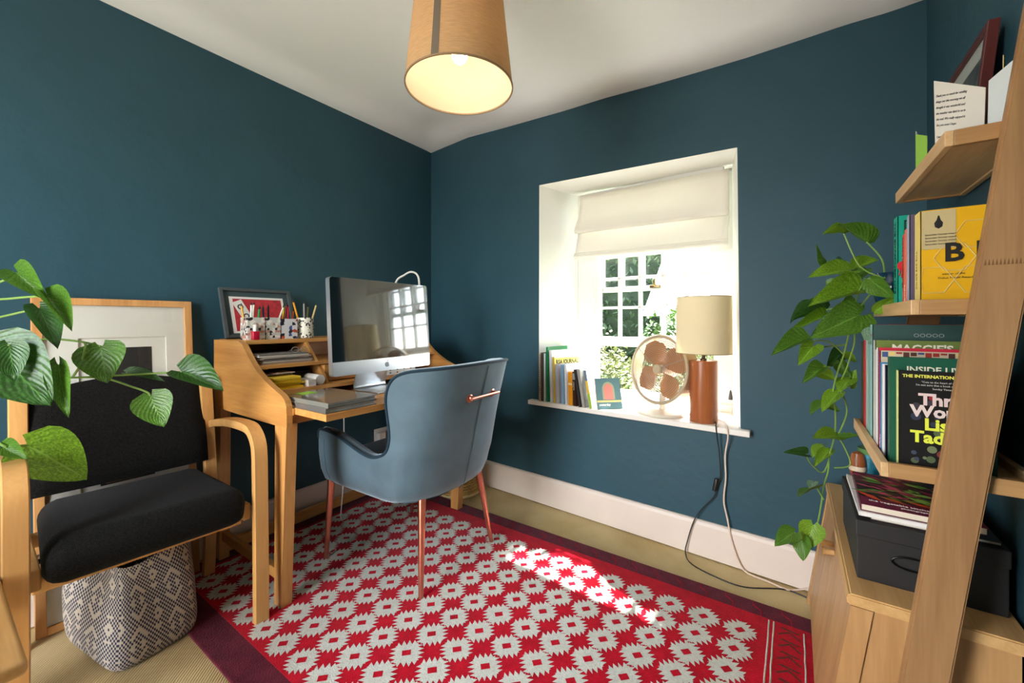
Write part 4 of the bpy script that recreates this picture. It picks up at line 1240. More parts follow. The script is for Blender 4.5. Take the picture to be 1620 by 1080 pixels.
bm = NB(); box(bm, (.0070, -FW + .050, .050), (.0080, FW - .050, FH - .060)); obj('photograph', bm, mat('photo_grey', (96, 92, 84), .5, var=(22, .8)), tf)
bm = NB(); box(bm, (.0045, -FW + .014, .014), (.0055, FW - .014, FH - .014)); obj('pane', bm, m_glass, tf)
m_card = mat('letter_paper', (226, 220, 208), .85, translucent=.15)
def sheet(name, label, cat, P, m, group, t=.0012):
    o = thing(name, label, cat, P[0], 0.0, group)
    A = [Vector(p) - Vector(P[0]) for p in P]
    nrm = (A[1] - A[0]).cross(A[3] - A[0]).normalized() * t
    bm = NB(); a = [bm.verts.new(p) for p in A]; b_ = [bm.verts.new(p + nrm) for p in A]
    bm.faces.new(a); bm.faces.new(b_[::-1])
    for i in range(4): bm.faces.new([a[i], b_[i], b_[(i + 1) % 4], a[(i + 1) % 4]])
    obj('sheet', bm, m, o)
    return o, A, nrm
GC = 'cards and letters on the top tray'
zc1 = Z1 + .002
le, A, nr = sheet('letter', 'handwritten letter propped at the near end of the top tray', 'letter', [(2.480, -0.905, zc1), (2.531, -0.985, zc1), (2.533, -0.987, zc1 + .106), (2.478, -0.902, zc1 + .178)], m_card, GC)
ax = ((A[1] - A[0]) + (A[2] - A[3])).normalized(); up_ = (A[3] - A[0]).normalized()
for k, w_ in enumerate(('Thank you so much for sending', 'things out this morning we all', 'thought it was wonderful and', 'the weather was kind to us in', 'the end. We really enjoyed it', 'See you soon I hope', '', 'I just wanted to let you know', 'how much it all meant to me', 'and we are looking forward')):
    if w_: text('handwriting', w_, .0068, basis(A[0] + ax * .004 + up_ * (.140 - .0128 * k) + nr * 1.4, ax, up_), mat('ink_script', (70, 66, 70), .7), le, 0.0, sx=.78)
sheet('card', 'blank white folded card beside the handwritten letter', 'card', [(2.535, -0.985, zc1), (2.585, -0.99, zc1), (2.588, -0.99, zc1 + .165), (2.537, -0.985, zc1 + .118)], mat('white_card', (216, 222, 220), .8), GC)
sheet('card', 'pale yellow card peeking out behind the letter', 'card', [(2.562, -0.955, zc1), (2.590, -0.885, zc1), (2.592, -0.88, zc1 + .155), (2.564, -0.955, zc1 + .175)], mat('yellow_card', (224, 200, 130), .8), GC)
sheet('card', 'green and white greeting card at the front of the top tray', 'card', [(2.480, -0.730, zc1), (2.494, -0.762, zc1), (2.494, -0.762, zc1 + .105), (2.480, -0.728, zc1 + .125)], mat('green_card', (140, 186, 70), .6), GC, .0015)
sheet('card', 'white edge of the open card at the front of the top tray', 'card', [(2.480, -0.722, zc1), (2.497, -0.700, zc1), (2.497, -0.700, zc1 + .110), (2.480, -0.722, zc1 + .135)], mat('white_card', (216, 222, 220), .8), GC)
cp, A, nr = sheet('letter', 'cream written note lying low behind the tray lip', 'letter', [(2.498, -0.760, zc1), (2.525, -0.890, zc1), (2.527, -0.892, zc1 + .062), (2.500, -0.760, zc1 + .058)], m_card, GC)

# ------------------------------------------------------------------ big framed print behind the armchair
m_fr = wood('print_frame_oak', (212, 158, 98), (180, 124, 70), 'z', 1.0)
bp = thing('picture_frame', 'large oak framed print leaning on the wall behind the armchair', 'picture', (0.102, -1.712, 0.004), 0.0)
bp.rotation_euler = (0, math.radians(-4.9), 0)
W2, H2 = 0.232, 1.165
FWD = 0.026
for lo, hi in (((0, -W2, 0), (.022, -W2 + FWD, H2)), ((0, W2 - FWD, 0), (.022, W2, H2)), ((0, -W2 + FWD, H2 - FWD), (.022, W2 - FWD, H2)), ((0, -W2 + FWD, 0), (.022, W2 - FWD, FWD))):
    bm = NB(); box(bm, lo, hi, .0015); obj('frame_rail', bm, m_fr, bp)
m_mount = mat('mount_cream', (232, 226, 214), .85)
bm = NB(); box(bm, (.002, -W2 + .02, .02), (.006, W2 - .02, H2 - .02)); obj('backing', bm, m_mount, bp)
def mount_ring(y0, y1, z0, z1, w_, x0, x1, name, m):
    bm = NB()
    for lo, hi in (((x0, y0, z0), (x1, y0 + w_, z1)), ((x0, y1 - w_, z0), (x1, y1, z1)), ((x0, y0, z1 - w_), (x1, y1, z1)), ((x0, y0, z0), (x1, y1, z0 + w_))): box(bm, lo, hi)
    obj(name, bm, m, bp)
bm = NB()
for lo, hi in (((.006, -W2 + .02, .02), (.012, -0.118, H2 - .02)), ((.006, .142, .02), (.012, W2 - .02, H2 - .02)), ((.006, -.118, H2 - .150), (.012, .142, H2 - .02)), ((.006, -.118, .02), (.012, .142, .36))): box(bm, lo, hi)
obj('outer_mount', bm, m_mount, bp)
bm = NB(); box(bm, (.0061, -0.065, 0.455), (.0068, 0.095, 0.975)); obj('print', bm, mat('print_dark', (44, 40, 38), .5, var=(6, .25)), bp)
bm = NB(); lathe(bm, [(0, 0), (.026, 0)], 18, False, M=Matrix.Translation((.0074, -.022, .955)) @ Matrix.Rotation(math.radians(90), 4, 'Y') @ Matrix.Diagonal((.5, 1, 1, 1))); obj('orange_print', bm, mat('print_orange', (206, 134, 60), .5), bp)
bm = NB(); lathe(bm, [(0, 0), (.022, 0)], 18, False, M=Matrix.Translation((.0074, .030, .865)) @ Matrix.Rotation(math.radians(90), 4, 'Y') @ Matrix.Diagonal((1.2, .8, 1, 1))); obj('pink_print', bm, mat('print_flesh', (226, 188, 160), .5), bp)
bm = NB(); vs = [bm.verts.new(p) for p in ((.0072, -.05, .47), (.0072, .02, .50), (.0072, .08, .47), (.0072, .06, .46), (.0072, -.05, .46))]; bm.faces.new(vs); obj('brown_print', bm, mat('print_tan', (140, 104, 72), .5), bp)
bm = NB(); box(bm, (.0150, -W2 + .022, .022), (.0165, W2 - .022, H2 - .022)); obj('pane', bm, m_glass, bp)

# ------------------------------------------------------------------ things on the desk
DT = 0.999
gf = thing('picture_frame', 'grey framed red print leaning on top of the desk', 'picture', (0.115, -1.225, DT + .001), 0.0)
gf.rotation_euler = (0, math.radians(-19), 0)
m_gf = mat('grey_frame_paint', (72, 78, 80), .5)
W3, H3 = 0.160, 0.245
for lo, hi in (((0, -W3, 0), (.018, -W3 + .014, H3)), ((0, W3 - .014, 0), (.018, W3, H3)), ((0, -W3 + .014, H3 - .014), (.018, W3 - .014, H3)), ((0, -W3 + .014, 0), (.018, W3 - .014, .014))):
    bm = NB(); box(bm, lo, hi, .001); obj('frame_rail', bm, m_gf, gf)
bm = NB(); box(bm, (.002, -W3 + .012, .012), (.006, W3 - .012, H3 - .012)); obj('mount', bm, mat('mount_slate', (60, 76, 78), .8), gf)
bm = NB(); box(bm, (.0062, -.122, .024), (.0070, .122, .205)); obj('print_margin', bm, mat('print_white', (232, 228, 220), .7), gf)
bm = NB(); box(bm, (.0071, -.108, .034), (.0078, .110, .194)); obj('print', bm, mat('print_red', (178, 44, 52), .6, var=(50, .3)), gf)
bm = NB(); box(bm, (.0079, -.022, -.06), (.0083, .022, .06)); po = obj('portrait_strip', bm, mat('print_white', (232, 228, 220), .7), gf); po.location = (0, -.068, .128); po.rotation_euler = (math.radians(24), 0, 0)
for z_ in (.028, -.022):
    bm = NB(); lathe(bm, [(.008, 0), (.013, 0)], 16, False, M=Matrix.Translation((.0088, 0, z_)) @ Matrix.Rotation(math.radians(90), 4, 'Y')); obj('portrait_outline', bm, mat('ink_black', (26, 24, 24), .6), po)

def tri_pattern(name, c1, c2, c3, scale):
    m = mat(name, c1, .5); n = m.node_tree.nodes; l = m.node_tree.links
    t = n.new('ShaderNodeTexCoord'); v = n.new('ShaderNodeTexVoronoi'); v.inputs['Scale'].default_value = scale; v.distance = 'MANHATTAN'; v.inputs['Randomness'].default_value = .35
    l.new(t.outputs['Object'], v.inputs['Vector'])
    sp = n.new('ShaderNodeSeparateXYZ'); l.new(v.outputs['Color'], sp.inputs[0])
    r = n.new('ShaderNodeValToRGB'); r.color_ramp.interpolation = 'CONSTANT'
    e = r.color_ramp.elements; e[0].color = lin(c1); e[1].position = .45; e[1].color = lin(c2); x = e.new(.68); x.color = lin(c3); x = e.new(.85); x.color = lin((40, 40, 46))
    l.new(sp.outputs[0], r.inputs[0]); l.new(r.outputs[0], n['Principled BSDF'].inputs['Base Color'])
    return m
m_tri = tri_pattern('triangle_print', (206, 206, 196), (236, 232, 222), (196, 140, 120), 90)
m_tri2 = tri_pattern('blue_print', (226, 226, 228), (60, 96, 150), (190, 90, 60), 60)
def cup_box(label, x0, x1, y0, y1, h, m, name='pen_pot'):
    o = thing(name, label, 'pen pot', ((x0 + x1) / 2, (y0 + y1) / 2, DT), 0.0, 'pots on top of the desk')
    hx, hy, t = (x1 - x0) / 2, (y1 - y0) / 2, .002
    bm = NB()
    for lo, hi in (((-hx, -hy, 0), (hx, hy, t)), ((-hx, -hy, t), (-hx + t, hy, h)), ((hx - t, -hy, t), (hx, hy, h)), ((-hx + t, -hy, t), (hx - t, -hy + t, h)), ((-hx + t, hy - t, t), (hx - t, hy, h))): box(bm, lo, hi)
    obj('pot_body', bm, m, o)
    return o
cup_box('square triangle-patterned pen pot, left of two on the desk', 0.222, 0.292, -1.365, -1.295, .098, m_tri)
cup_box('square triangle-patterned pen pot beside the blue printed one', 0.225, 0.290, -1.290, -1.228, .098, m_tri)
cup_box('square pen pot with blue and white print on the desk', 0.222, 0.290, -1.222, -1.150, .092, m_tri2)
mp = thing('pen_pot', 'round black and white mesh pen pot on the desk', 'pen pot', (0.262, -1.098, DT), 0.0, 'pots on top of the desk')
m_mesh = tri_pattern('mesh_print', (236, 232, 214), (232, 228, 210), (52, 50, 50), 150)
bm = NB(); lathe(bm, [(0, .001), (.036, .001), (.038, .003), (.038, .098), (.0365, .098), (.0365, .004), (0, .004)], 32, False); obj('pot_body', bm, m_mesh, mp, smooth=40)
npo = thing('nail_polish', 'red nail polish bottle in front of the pen pots', 'bottle', (0.300, -1.338, DT))
bm = NB(); box(bm, (-.011, -.014, 0), (.011, .014, .038), .004, 3); obj('bottle_body', bm, mat('polish_red', (190, 16, 52), .15, coat=.6), npo, smooth=True)
bm = NB(); lathe(bm, [(0, .038), (.0085, .038), (.0075, .066), (0, .067)], 14, False); obj('cap', bm, mat('cap_white', (232, 226, 220), .35), npo, smooth=40)
def pen(label, x, y, z, dx, dy, L, col, name='pen', tip=None, r=.0042):
    o = thing(name, label, name, (x, y, z), 0.0, 'pens and pencils in the pots')
    d = Vector((dx, dy, 1)).normalized()
    bm = NB(); tube(bm, [(0, 0, 0), d * L], r, 8); obj('barrel', bm, mat('pen_%d_%d_%d' % col, col, .4), o, smooth=40)
    bm = NB(); tube(bm, [d * L, d * (L + .012)], [r * .95, r * .3], 8); obj('tip', bm, mat('pen_%d_%d_%d' % (tip or (40, 38, 36)), tip or (40, 38, 36), .4), o, smooth=40)
zp_ = DT + .006
P_ = [('yellow pencil standing leftmost in the left pot', .250, -1.352, -.05, -.12, .125, (226, 170, 50), 'pencil'), ('white capped marker in the left pot', .262, -1.338, 0, 0, .128, (236, 236, 230), 'pen'), ('ivory brush pen in the left pot', .240, -1.330, 0, .08, .130, (232, 222, 200), 'pen'),
      ('green marker in the left pot', .268, -1.315, 0, .05, .112, (20, 150, 80), 'pen'), ('orange felt pen in the left pot', .245, -1.308, 0, .1, .115, (224, 130, 30), 'pen'),
      ('navy pen at the left of the second pot', .262, -1.282, 0, -.06, .118, (26, 32, 60), 'pen'), ('black pen in the middle of the second pot', .250, -1.262, 0, 0, .122, (30, 30, 36), 'pen'), ('steel scissor-like cream pen tilted right in the second pot', .262, -1.250, 0, .35, .128, (226, 222, 206), 'pen'),
      ('dark red pen in the blue printed pot', .262, -1.208, 0, .15, .130, (110, 40, 34), 'pen'), ('yellow highlighter in the blue printed pot', .250, -1.200, 0, .05, .128, (232, 206, 40), 'pen'), ('tall red marker in the blue printed pot', .262, -1.180, 0, 0, .125, (206, 30, 50), 'pen'), ('orange pen in the blue printed pot', .250, -1.164, 0, .12, .108, (236, 120, 40), 'pen'),
      ('amber pencil tilted left in the mesh pot', .262, -1.108, 0, -.28, .150, (232, 160, 40), 'pencil'), ('grey pencil upright in the mesh pot', .262, -1.100, 0, -.02, .140, (150, 146, 140), 'pencil'), ('olive pencil in the mesh pot', .255, -1.092, 0, .08, .128, (140, 136, 90), 'pencil'), ('wooden pencil tilted right in the mesh pot', .262, -1.088, 0, .30, .140, (206, 178, 120), 'pencil')]
for (lb, x, y, dx, dy, L, c_, nm_) in P_:
    pen(lb, x, y, zp_, dx, dy, L * 1.14, c_, nm_)

# papers in the pigeonholes
m_pap = mat('paper_grey', (186, 178, 166), .85)
def pile(label, name, cat, x0, x1, y0, y1, z0, n_, cols, dz=.005, jit=.01, grp=None):
    o = thing(name, label, cat, ((x0 + x1) / 2, (y0 + y1) / 2, z0), 0.0, grp)
    hx, hy = (x1 - x0) / 2, (y1 - y0) / 2
    for k in range(n_):
        c_ = cols[k % len(cols)]
        ox, oy = random.uniform(-jit, 0), random.uniform(-jit, jit)
        bm = NB(); box(bm, (-hx + ox, -hy + oy, k * dz + .0002), (hx + ox, hy + oy, (k + 1) * dz - .0006)); obj('sheet', bm, mat('paper_%d_%d_%d' % c_, c_, .8), o)
    return o
random.seed(5)
pile('loose grey papers piled in the upper left pigeonhole', 'paper_pile', 'papers', .10, .405, -1.36, -1.15, .8984, 7, [(176, 168, 156), (206, 198, 186), (120, 114, 106), (220, 214, 204)], .006, .012)
gl = thing('reading_glasses', 'folded reading glasses on the papers in the pigeonhole', 'glasses', (.375, -1.185, .942))
bm = NB()
for s_ in (-.018, .018): tube(bm, [(s_ * .2 + .0, s_ + .016 * math.cos(a), .010 + .012 * math.sin(a)) for a in [k * math.pi / 8 for k in range(17)]], .0016, 5, cap=False)
tube(bm, [(0, -.036, .014), (-.03, -.02, .006), (-.09, .0, .002)], .0016, 5); tube(bm, [(0, .036, .014), (-.03, .03, .006), (-.09, .02, .002)], .0016, 5); obj('spectacle_frame', bm, mat('silver_metal', (196, 196, 190), .3, .8), gl)
pile('yellow plastic folder stuffed with papers in the lower pigeonhole', 'folder', 'folder', .27, .51, -1.35, -1.24, .8022, 6, [(232, 188, 20), (214, 166, 12), (240, 204, 60)], .008, .012)
pile('crumpled pinkish paper lying on the yellow folder', 'paper', 'paper', .30, .45, -1.35, -1.26, .8512, 3, [(190, 170, 158), (160, 146, 138)], .004, .02)
tr_ = thing('roll', 'white paper roll beside the yellow folder in the pigeonhole', 'roll', (.46, -1.165, .8022))
bm = NB(); tube(bm, [(-.05, 0, .022), (.05, 0, .022)], .0215, 20); obj('roll_body', bm, mat('roll_white', (226, 222, 212), .7), tr_, smooth=40)
pile('white card box in front of the paper roll', 'box', 'box', .43, .525, -1.228, -1.195, .8022, 2, [(226, 218, 206), (214, 206, 194)], .014, .003)
pile('dark grey pouch lying at the back of the lower pigeonhole', 'pouch', 'pouch', .18, .39, -1.225, -1.135, .8022, 3, [(70, 64, 62), (90, 84, 80)], .018, .01)

# ring binders on the pulled-out leaf
GF = 'folders on the desk leaf'
def folder(label, z0, h, rot, x, y, col):
    o = thing('folder', label, 'folder', (x, y, z0), rot, GF)
    bm = NB(); box(bm, (-.155, -.105, h - .0015), (.155, .105, h)); box(bm, (-.155, -.105, 0), (.155, .105, .0015)); box(bm, (-.155, -.105, .0015), (.155, -.1035, h - .0015)); obj('cover', bm, mat('folder_%d' % col[0], col, .12, spec=.7, coat=.8), o)
    bm = NB()
    k_ = 4
    for i in range(k_):
        z_ = .0018 + (h - .0036) * i / k_
        box(bm, (-.150 + random.uniform(0, .004), -.101, z_), (.150 - random.uniform(0, .006), .103 - random.uniform(0, .004), z_ + (h - .0036) / k_ * .82))
    obj('pages', bm, mat('folder_pages', (220, 218, 212), .8), o)
    return o
folder('grey document folder at the bottom of the pair on the desk', .7588, .018, 0.0, .735, -1.265, (104, 100, 96))
f2 = folder('shiny clear folder with a green sticker on the desk leaf', .7772, .017, .035, .731, -1.261, (126, 124, 114))
bm = NB(); box(bm, (-.135, -.055, .0171), (-.080, .005, .0176)); obj('green_sticker', bm, mat('sticker_green', (150, 200, 50), .5), f2)
pile('white note cards tucked behind the folders on the desk', 'card_stack', 'cards', .655, .690, -1.370, -1.338, .7588, 3, [(226, 222, 212)], .007, .002)

# computer
m_alu = mat('silver_aluminium', (206, 208, 210), .32, .9)
m_scr = mat('dark_glossy_screen', (6, 7, 9), .03, spec=.9, coat=1.0)
im = thing('desktop_computer', 'large silver all-in-one computer with a glossy dark screen', 'computer', (0.655, -0.935, 0.7585), math.radians(2.0))
MT = Matrix.Rotation(math.radians(-3), 4, 'Y')
def rrect(w_, h_, r_, n_=5):
    pts = []
    for cx_, cz_, a0 in ((w_ - r_, h_ - r_, 0), (-w_ + r_, h_ - r_, 90), (-w_ + r_, -h_ + r_, 180), (w_ - r_, -h_ + r_, 270)):
        for k in range(n_ + 1):
            a = math.radians(a0 + 90 * k / n_); pts.append((cx_ + r_ * math.cos(a), cz_ + r_ * math.sin(a)))
    return pts
ZC = 0.300
SH = 0.206
pv = thing('display', None, None, (0, 0, ZC)); pv.parent = im; pv.rotation_euler = (0, math.radians(-3.5), 0)
bm = NB(); prism(bm, rrect(.279, SH, .012), -.022, .004, 'x'); obj('display_shell', bm, m_alu, pv, smooth=30)
bm = NB(); prism(bm, [(y, z) for y, z in rrect(.2785, SH - .0005, .012) if z > -.14] + [(-.2785, -.148), (.2785, -.148)], .0041, .0058, 'x')
obj('screen_glass', bm, m_scr, pv)
m_logo = mat('logo_grey', (120, 122, 126), .3, .5)
bm = NB()
ap = []
for k in range(40):
    a = 2 * math.pi * k / 40
    r_ = .0125 * (1 + .06 * math.cos(2 * a)) * (1 - .10 * math.exp(-((a - math.pi / 2) / .25) ** 2)) * (1 - .06 * math.exp(-((a - 3 * math.pi / 2) / .25) ** 2))
    y_, z_ = r_ * math.cos(a) * .95, r_ * math.sin(a)
    dx_ = math.hypot(y_ - .0155, z_ - .002)
    if dx_ < .0065: y_ -= (.0065 - dx_)
    ap.append((y_, z_ - .178))
prism(bm, ap, .0040, .0048, 'x'); prism(bm, [(.001, -.1635), (.006, -.1625), (.0065, -.157), (.0015, -.159)], .0040, .0048, 'x'); obj('logo', bm, m_logo, pv)
bm = NB(); ribbon(bm, spline([(.055, 0, .005), (0.0, 0, .005), (-.085, 0, .006), (-.105, 0, .016), (-.10, 0, .05), (-.05, 0, .20), (-.03, 0, .28)], 5), (0, 1, 0), .090, .0045); st_ = obj('stand', bm, m_alu, im, smooth=40)
bm = NB(); box(bm, (-.03, -.090, .0005), (.060, .090, .0085), .002); obj('stand_foot', bm, m_alu, im)
kb = thing('keyboard', 'slim white wireless keyboard in front of the computer', 'keyboard', (0.785, -0.850, 0.7588), math.radians(-4))
m_key = mat('key_white', (236, 236, 232), .5)
bm = NB(); prism(bm, [(-.058, .010), (.058, .004), (.058, 0), (-.058, 0)], -.140, .140, 'y'); obj('keyboard_body', bm, m_alu, kb)
kd = None
for r_ in range(6):
    for c_ in range(13):
        x_ = -.050 + r_ * .0178; y_ = -.133 + c_ * .0205
        z_ = .010 - (x_ + .058) / .116 * .006
        if kd is None:
            bm = NB(); box(bm, (0, 0, -.001), (.0150, .0172, .002), .0006, 1); kd = obj('key', bm, m_key, kb); kk = kd
        else:
            kk = kd.copy(); COL.objects.link(kk); kk.parent = kb
        kk.location = (x_, y_, z_)
pn = thing('pen', 'brown pen lying beside the keyboard', 'pen', (0.855, -1.02, 0.7628)); bm = NB(); tube(bm, [(-.06, 0, 0), (.055, .025, 0)], .004, 8); obj('barrel', bm, mat('pen_brown', (110, 82, 50), .4), pn, smooth=40); bm = NB(); tube(bm, [(.055, .025, 0), (.068, .028, -.001)], [.0038, .001], 8); obj('tip', bm, mat('pen_tip', (60, 50, 40), .4), pn)
ps = thing('power_strip', 'white multi-socket power strip behind the computer', 'power strip', (0.495, -0.74, 0.8022), 0.0)
bm = NB(); box(bm, (-.02, -.12, 0), (.02, .12, .038), .004); obj('strip_body', bm, mat('white_plastic', (232, 230, 224), .4), ps)
for k in range(5):
    for dz in (.010, .024):
        bm = NB(); box(bm, (.0202, -.10 + k * .045, dz), (.0212, -.092 + k * .045, dz + .006)); obj('socket_hole', bm, mat('switch_black', (24, 20, 20), .35), ps)
bk2 = thing('power_cable', 'black cable curling in front of the power strip', 'cable', (0, 0, 0)); bm = NB(); tube(bm, [(.56, -.84, .763), (.575, -.80, .775), (.565, -.76, .805), (.555, -.70, .82), (.54, -.66, .80), (.535, -.62, .765)], .003, 6, 6); obj('flex', bm, mat('black_flex', (20, 20, 20), .5), bk2, smooth=True)
lp = thing('charging_cable', 'white cable looping up above the computer screen', 'cable', (0, 0, 0))
bm = NB(); tube(bm, [(.30, -.60, 1.001), (.30, -.60, 1.15), (.345, -.615, 1.30), (.385, -.585, 1.345), (.418, -.565, 1.362), (.45, -.55, 1.345), (.463, -.545, 1.29), (.42, -.50, 1.12), (.29, -.48, 1.002)], .0055, 8, 6); obj('flex', bm, mat('white_plastic', (232, 230, 224), .4), lp, smooth=True)
hc = thing('power_cable', 'white cable hanging straight down beneath the desk', 'cable', (0, 0, 0)); bm = NB(); tube(bm, [(.30, -.914, .69), (.30, -.914, .30), (.25, -.90, .05), (.20, -.86, .015)], .003, 6, 3); obj('flex', bm, mat('white_plastic', (232, 230, 224), .4), hc, smooth=True)
so = thing('wall_socket', 'white wall socket with a plug under the desk', 'socket', (0.0, -0.43, 0.30))
bm = NB(); box(bm, (0, -.075, 0), (.010, .075, .086), .003); obj('socket_plate', bm, mat('white_plastic', (232, 230, 224), .4), so)
for y_, c_ in ((-.042, (232, 228, 222)), (.030, (150, 124, 112))):
    bm = NB(); box(bm, (.0105, y_ - .026, .012), (.048, y_ + .026, .066), .006); obj('plug', bm, mat('plug_%d' % c_[0], c_, .45), so)
bm = NB(); tube(bm, [(.03, .03, .066), (.05, .05, .11), (.06, .08, .20), (.05, .1, .30)], .0022, 6, 4); obj('plug_flex', bm, mat('white_plastic', (232, 230, 224), .4), so)
wb = thing('wicker_basket', 'low round wicker basket in the corner behind the blue chair', 'basket', (0.46, -0.205, 0.0))
m_wick = mat('wicker', (196, 160, 98), .8, bump=(50, .8, 2, .01), var=(60, .35), vscale=(1, 1, 3))
bm = NB()
for k in range(9):
    r_ = .130 + .004 * math.sin(k)
    tube(bm, [((r_ + .003 * math.sin(20 * a + k * math.pi)) * math.cos(a), (r_ + .003 * math.sin(20 * a + k * math.pi)) * math.sin(a), .010 + k * .0175) for a in [j * 2 * math.pi / 60 for j in range(61)]], .0088, 6, cap=False)
obj('weave', bm, m_wick, wb, smooth=True)
bm = NB(); lathe(bm, [(0, .001), (.125, .001), (.125, .012), (0, .012)], 32, False); obj('basket_base', bm, m_wick, wb)
bm = NB(); tube(bm, [(.131 * math.cos(a), .131 * math.sin(a), .012) for a in [j * 2 * math.pi / 40 for j in range(41)]], .011, 8, cap=False); obj('base_band', bm, mat('wicker_pale', (222, 200, 150), .8), wb, smooth=True)
for k in range(2):
    bm = NB(); tube(bm, [(-.20 - .002 * t, -.10 - .0075 * t, .30 + .012 * math.sin(t * .9 + k * math.pi) - .0002 * t * t) for t in range(31)], .007, 6); obj('rope_handle', bm, mat('cord_%d' % k, ((226, 222, 214), (24, 24, 26))[k], .8), bag, smooth=True)

# ------------------------------------------------------------------ plants
def leafmat(name, c, vein):
    m = mat(name, c, 0.32, spec=0.5, translucent=0.28)
    n = m.node_tree.nodes; l = m.node_tree.links
    uv = n.new('ShaderNodeUVMap'); sp = n.new('ShaderNodeSeparateXYZ'); l.new(uv.outputs[0], sp.inputs[0])
    ab = n.new('ShaderNodeMath'); ab.operation = 'ABSOLUTE'; l.new(sp.outputs[0], ab.inputs[0])
    mid = n.new('ShaderNodeMath'); mid.operation = 'LESS_THAN'; mid.inputs[1].default_value = 0.035; l.new(ab.outputs[0], mid.inputs[0])
    t = n.new('ShaderNodeTexCoord'); ns = n.new('ShaderNodeTexNoise'); ns.inputs['Scale'].default_value = 30; l.new(t.outputs['Object'], ns.inputs['Vector'])
    rp = n.new('ShaderNodeValToRGB'); rp.color_ramp.elements[0].position = .40; rp.color_ramp.elements[1].position = .68
    c0 = tuple(int(x * .78) for x in c); rp.color_ramp.elements[0].color = lin(c0); rp.color_ramp.elements[1].color = lin(tuple(min(255, int(x * 1.15)) for x in c))
    l.new(ns.outputs[0], rp.inputs[0])
    mx = n.new('ShaderNodeMix'); mx.data_type = 'RGBA'; l.new(mid.outputs[0], mx.inputs[0]); l.new(rp.outputs[0], mx.inputs[6]); mx.inputs[7].default_value = lin(vein)
    l.new(mx.outputs[2], n['Principled BSDF'].inputs['Base Color'])
    wv = n.new('ShaderNodeMath'); wv.operation = 'MULTIPLY_ADD'; wv.inputs[1].default_value = -.6; l.new(ab.outputs[0], wv.inputs[0]); l.new(sp.outputs[1], wv.inputs[2])
    sn = n.new('ShaderNodeMath'); sn.operation = 'SINE'; k = n.new('ShaderNodeMath'); k.operation = 'MULTIPLY'; k.inputs[1].default_value = 50; l.new(wv.outputs[0], k.inputs[0]); l.new(k.outputs[0], sn.inputs[0])
    bp = n.new('ShaderNodeBump'); bp.inputs['Strength'].default_value = .25; bp.inputs['Distance'].default_value = .002; l.new(sn.outputs[0], bp.inputs['Height']); l.new(bp.outputs[0], n['Principled BSDF'].inputs['Normal'])
    return m
LM = [leafmat('leaf_bright', (128, 170, 46), (150, 190, 80)), leafmat('leaf_mid', (92, 136, 46), (120, 165, 70)), leafmat('leaf_deep', (62, 104, 44), (90, 140, 64)), leafmat('leaf_grey', (118, 150, 122), (160, 185, 150))]
m_stem = mat('vine_stem', (124, 156, 70), .5)
LEAF_CACHE = {}
def leaf_mesh(wr, cup, mi):
    key = (round(wr, 2), cup, mi)
    if key in LEAF_CACHE: return LEAF_CACHE[key]
    bm = NB()
    lay = bm.loops.layers.uv.verify()
    nu, nv = 10, 8
    def f(u, v):
        s = v * 2 - 1
        w = math.sin(math.pi * min(1, u ** 0.62)) ** 0.75 * (1 - 0.25 * u) * .56
        if u == 0: w = 0.10
        y = u - 0.16 * abs(s) ** 1.5 * (1 - u) ** 2.2
        x = s * w * wr
        z = cup * (abs(s) ** 1.6) * w * wr * 1.1 - 0.16 * u * u + 0.02 * math.sin(9 * u + 4 * s)
        return (x, y, z)
    V = [[bm.verts.new(f(i / nu, j / nv)) for j in range(nv + 1)] for i in range(nu + 1)]
    for i in range(nu):
        for j in range(nv):
            fc = bm.faces.new([V[i][j], V[i + 1][j], V[i + 1][j + 1], V[i][j + 1]])
            for lp, (a, b) in zip(fc.loops, ((i, j), (i + 1, j), (i + 1, j + 1), (i, j + 1))): lp[lay].uv = (b / nv * 2 - 1, a / nu)
    me = bpy.data.meshes.new('leaf'); bm.to_mesh(me); bm.free()
    for p in me.polygons: p.use_smooth = True
    me.materials.append(LM[mi])
    LEAF_CACHE[key] = me
    return me
CAMP = Vector((2.224, -2.175, 1.08))
def plant(root, leaves, stems, face, mats_, rs=0.0028, lean_n=0.5):
    for i, (b, t, w) in enumerate(leaves):
        b = Vector(b); t = Vector(t)
        d = (t - b); L = d.length; d.normalize()
        n_ = (Vector(face) + Vector((random.uniform(-lean_n, lean_n), random.uniform(-lean_n, lean_n), random.uniform(-.1, .7)))).normalized()
        n_ = (n_ - d * n_.dot(d)).normalized()
        x_ = d.cross(n_)
        M = Matrix((x_, d, n_)).transposed().to_4x4()
        o = bpy.data.objects.new('leaf', leaf_mesh(1.0, random.choice((.35, .55, .8)) if w < .7 else .3, mats_[i % len(mats_)]))
        COL.objects.link(o); o.parent = root
        M.translation = b - root.location
        o.matrix_local = M @ Matrix.Diagonal((L * w * 1.12, L, L * .8, 1))
    for s in stems:
        bm = NB(); tube(bm, [Vector(p) - root.location for p in s], rs, 6, 5); obj('vine', bm, m_stem, root, smooth=True)
random.seed(21)
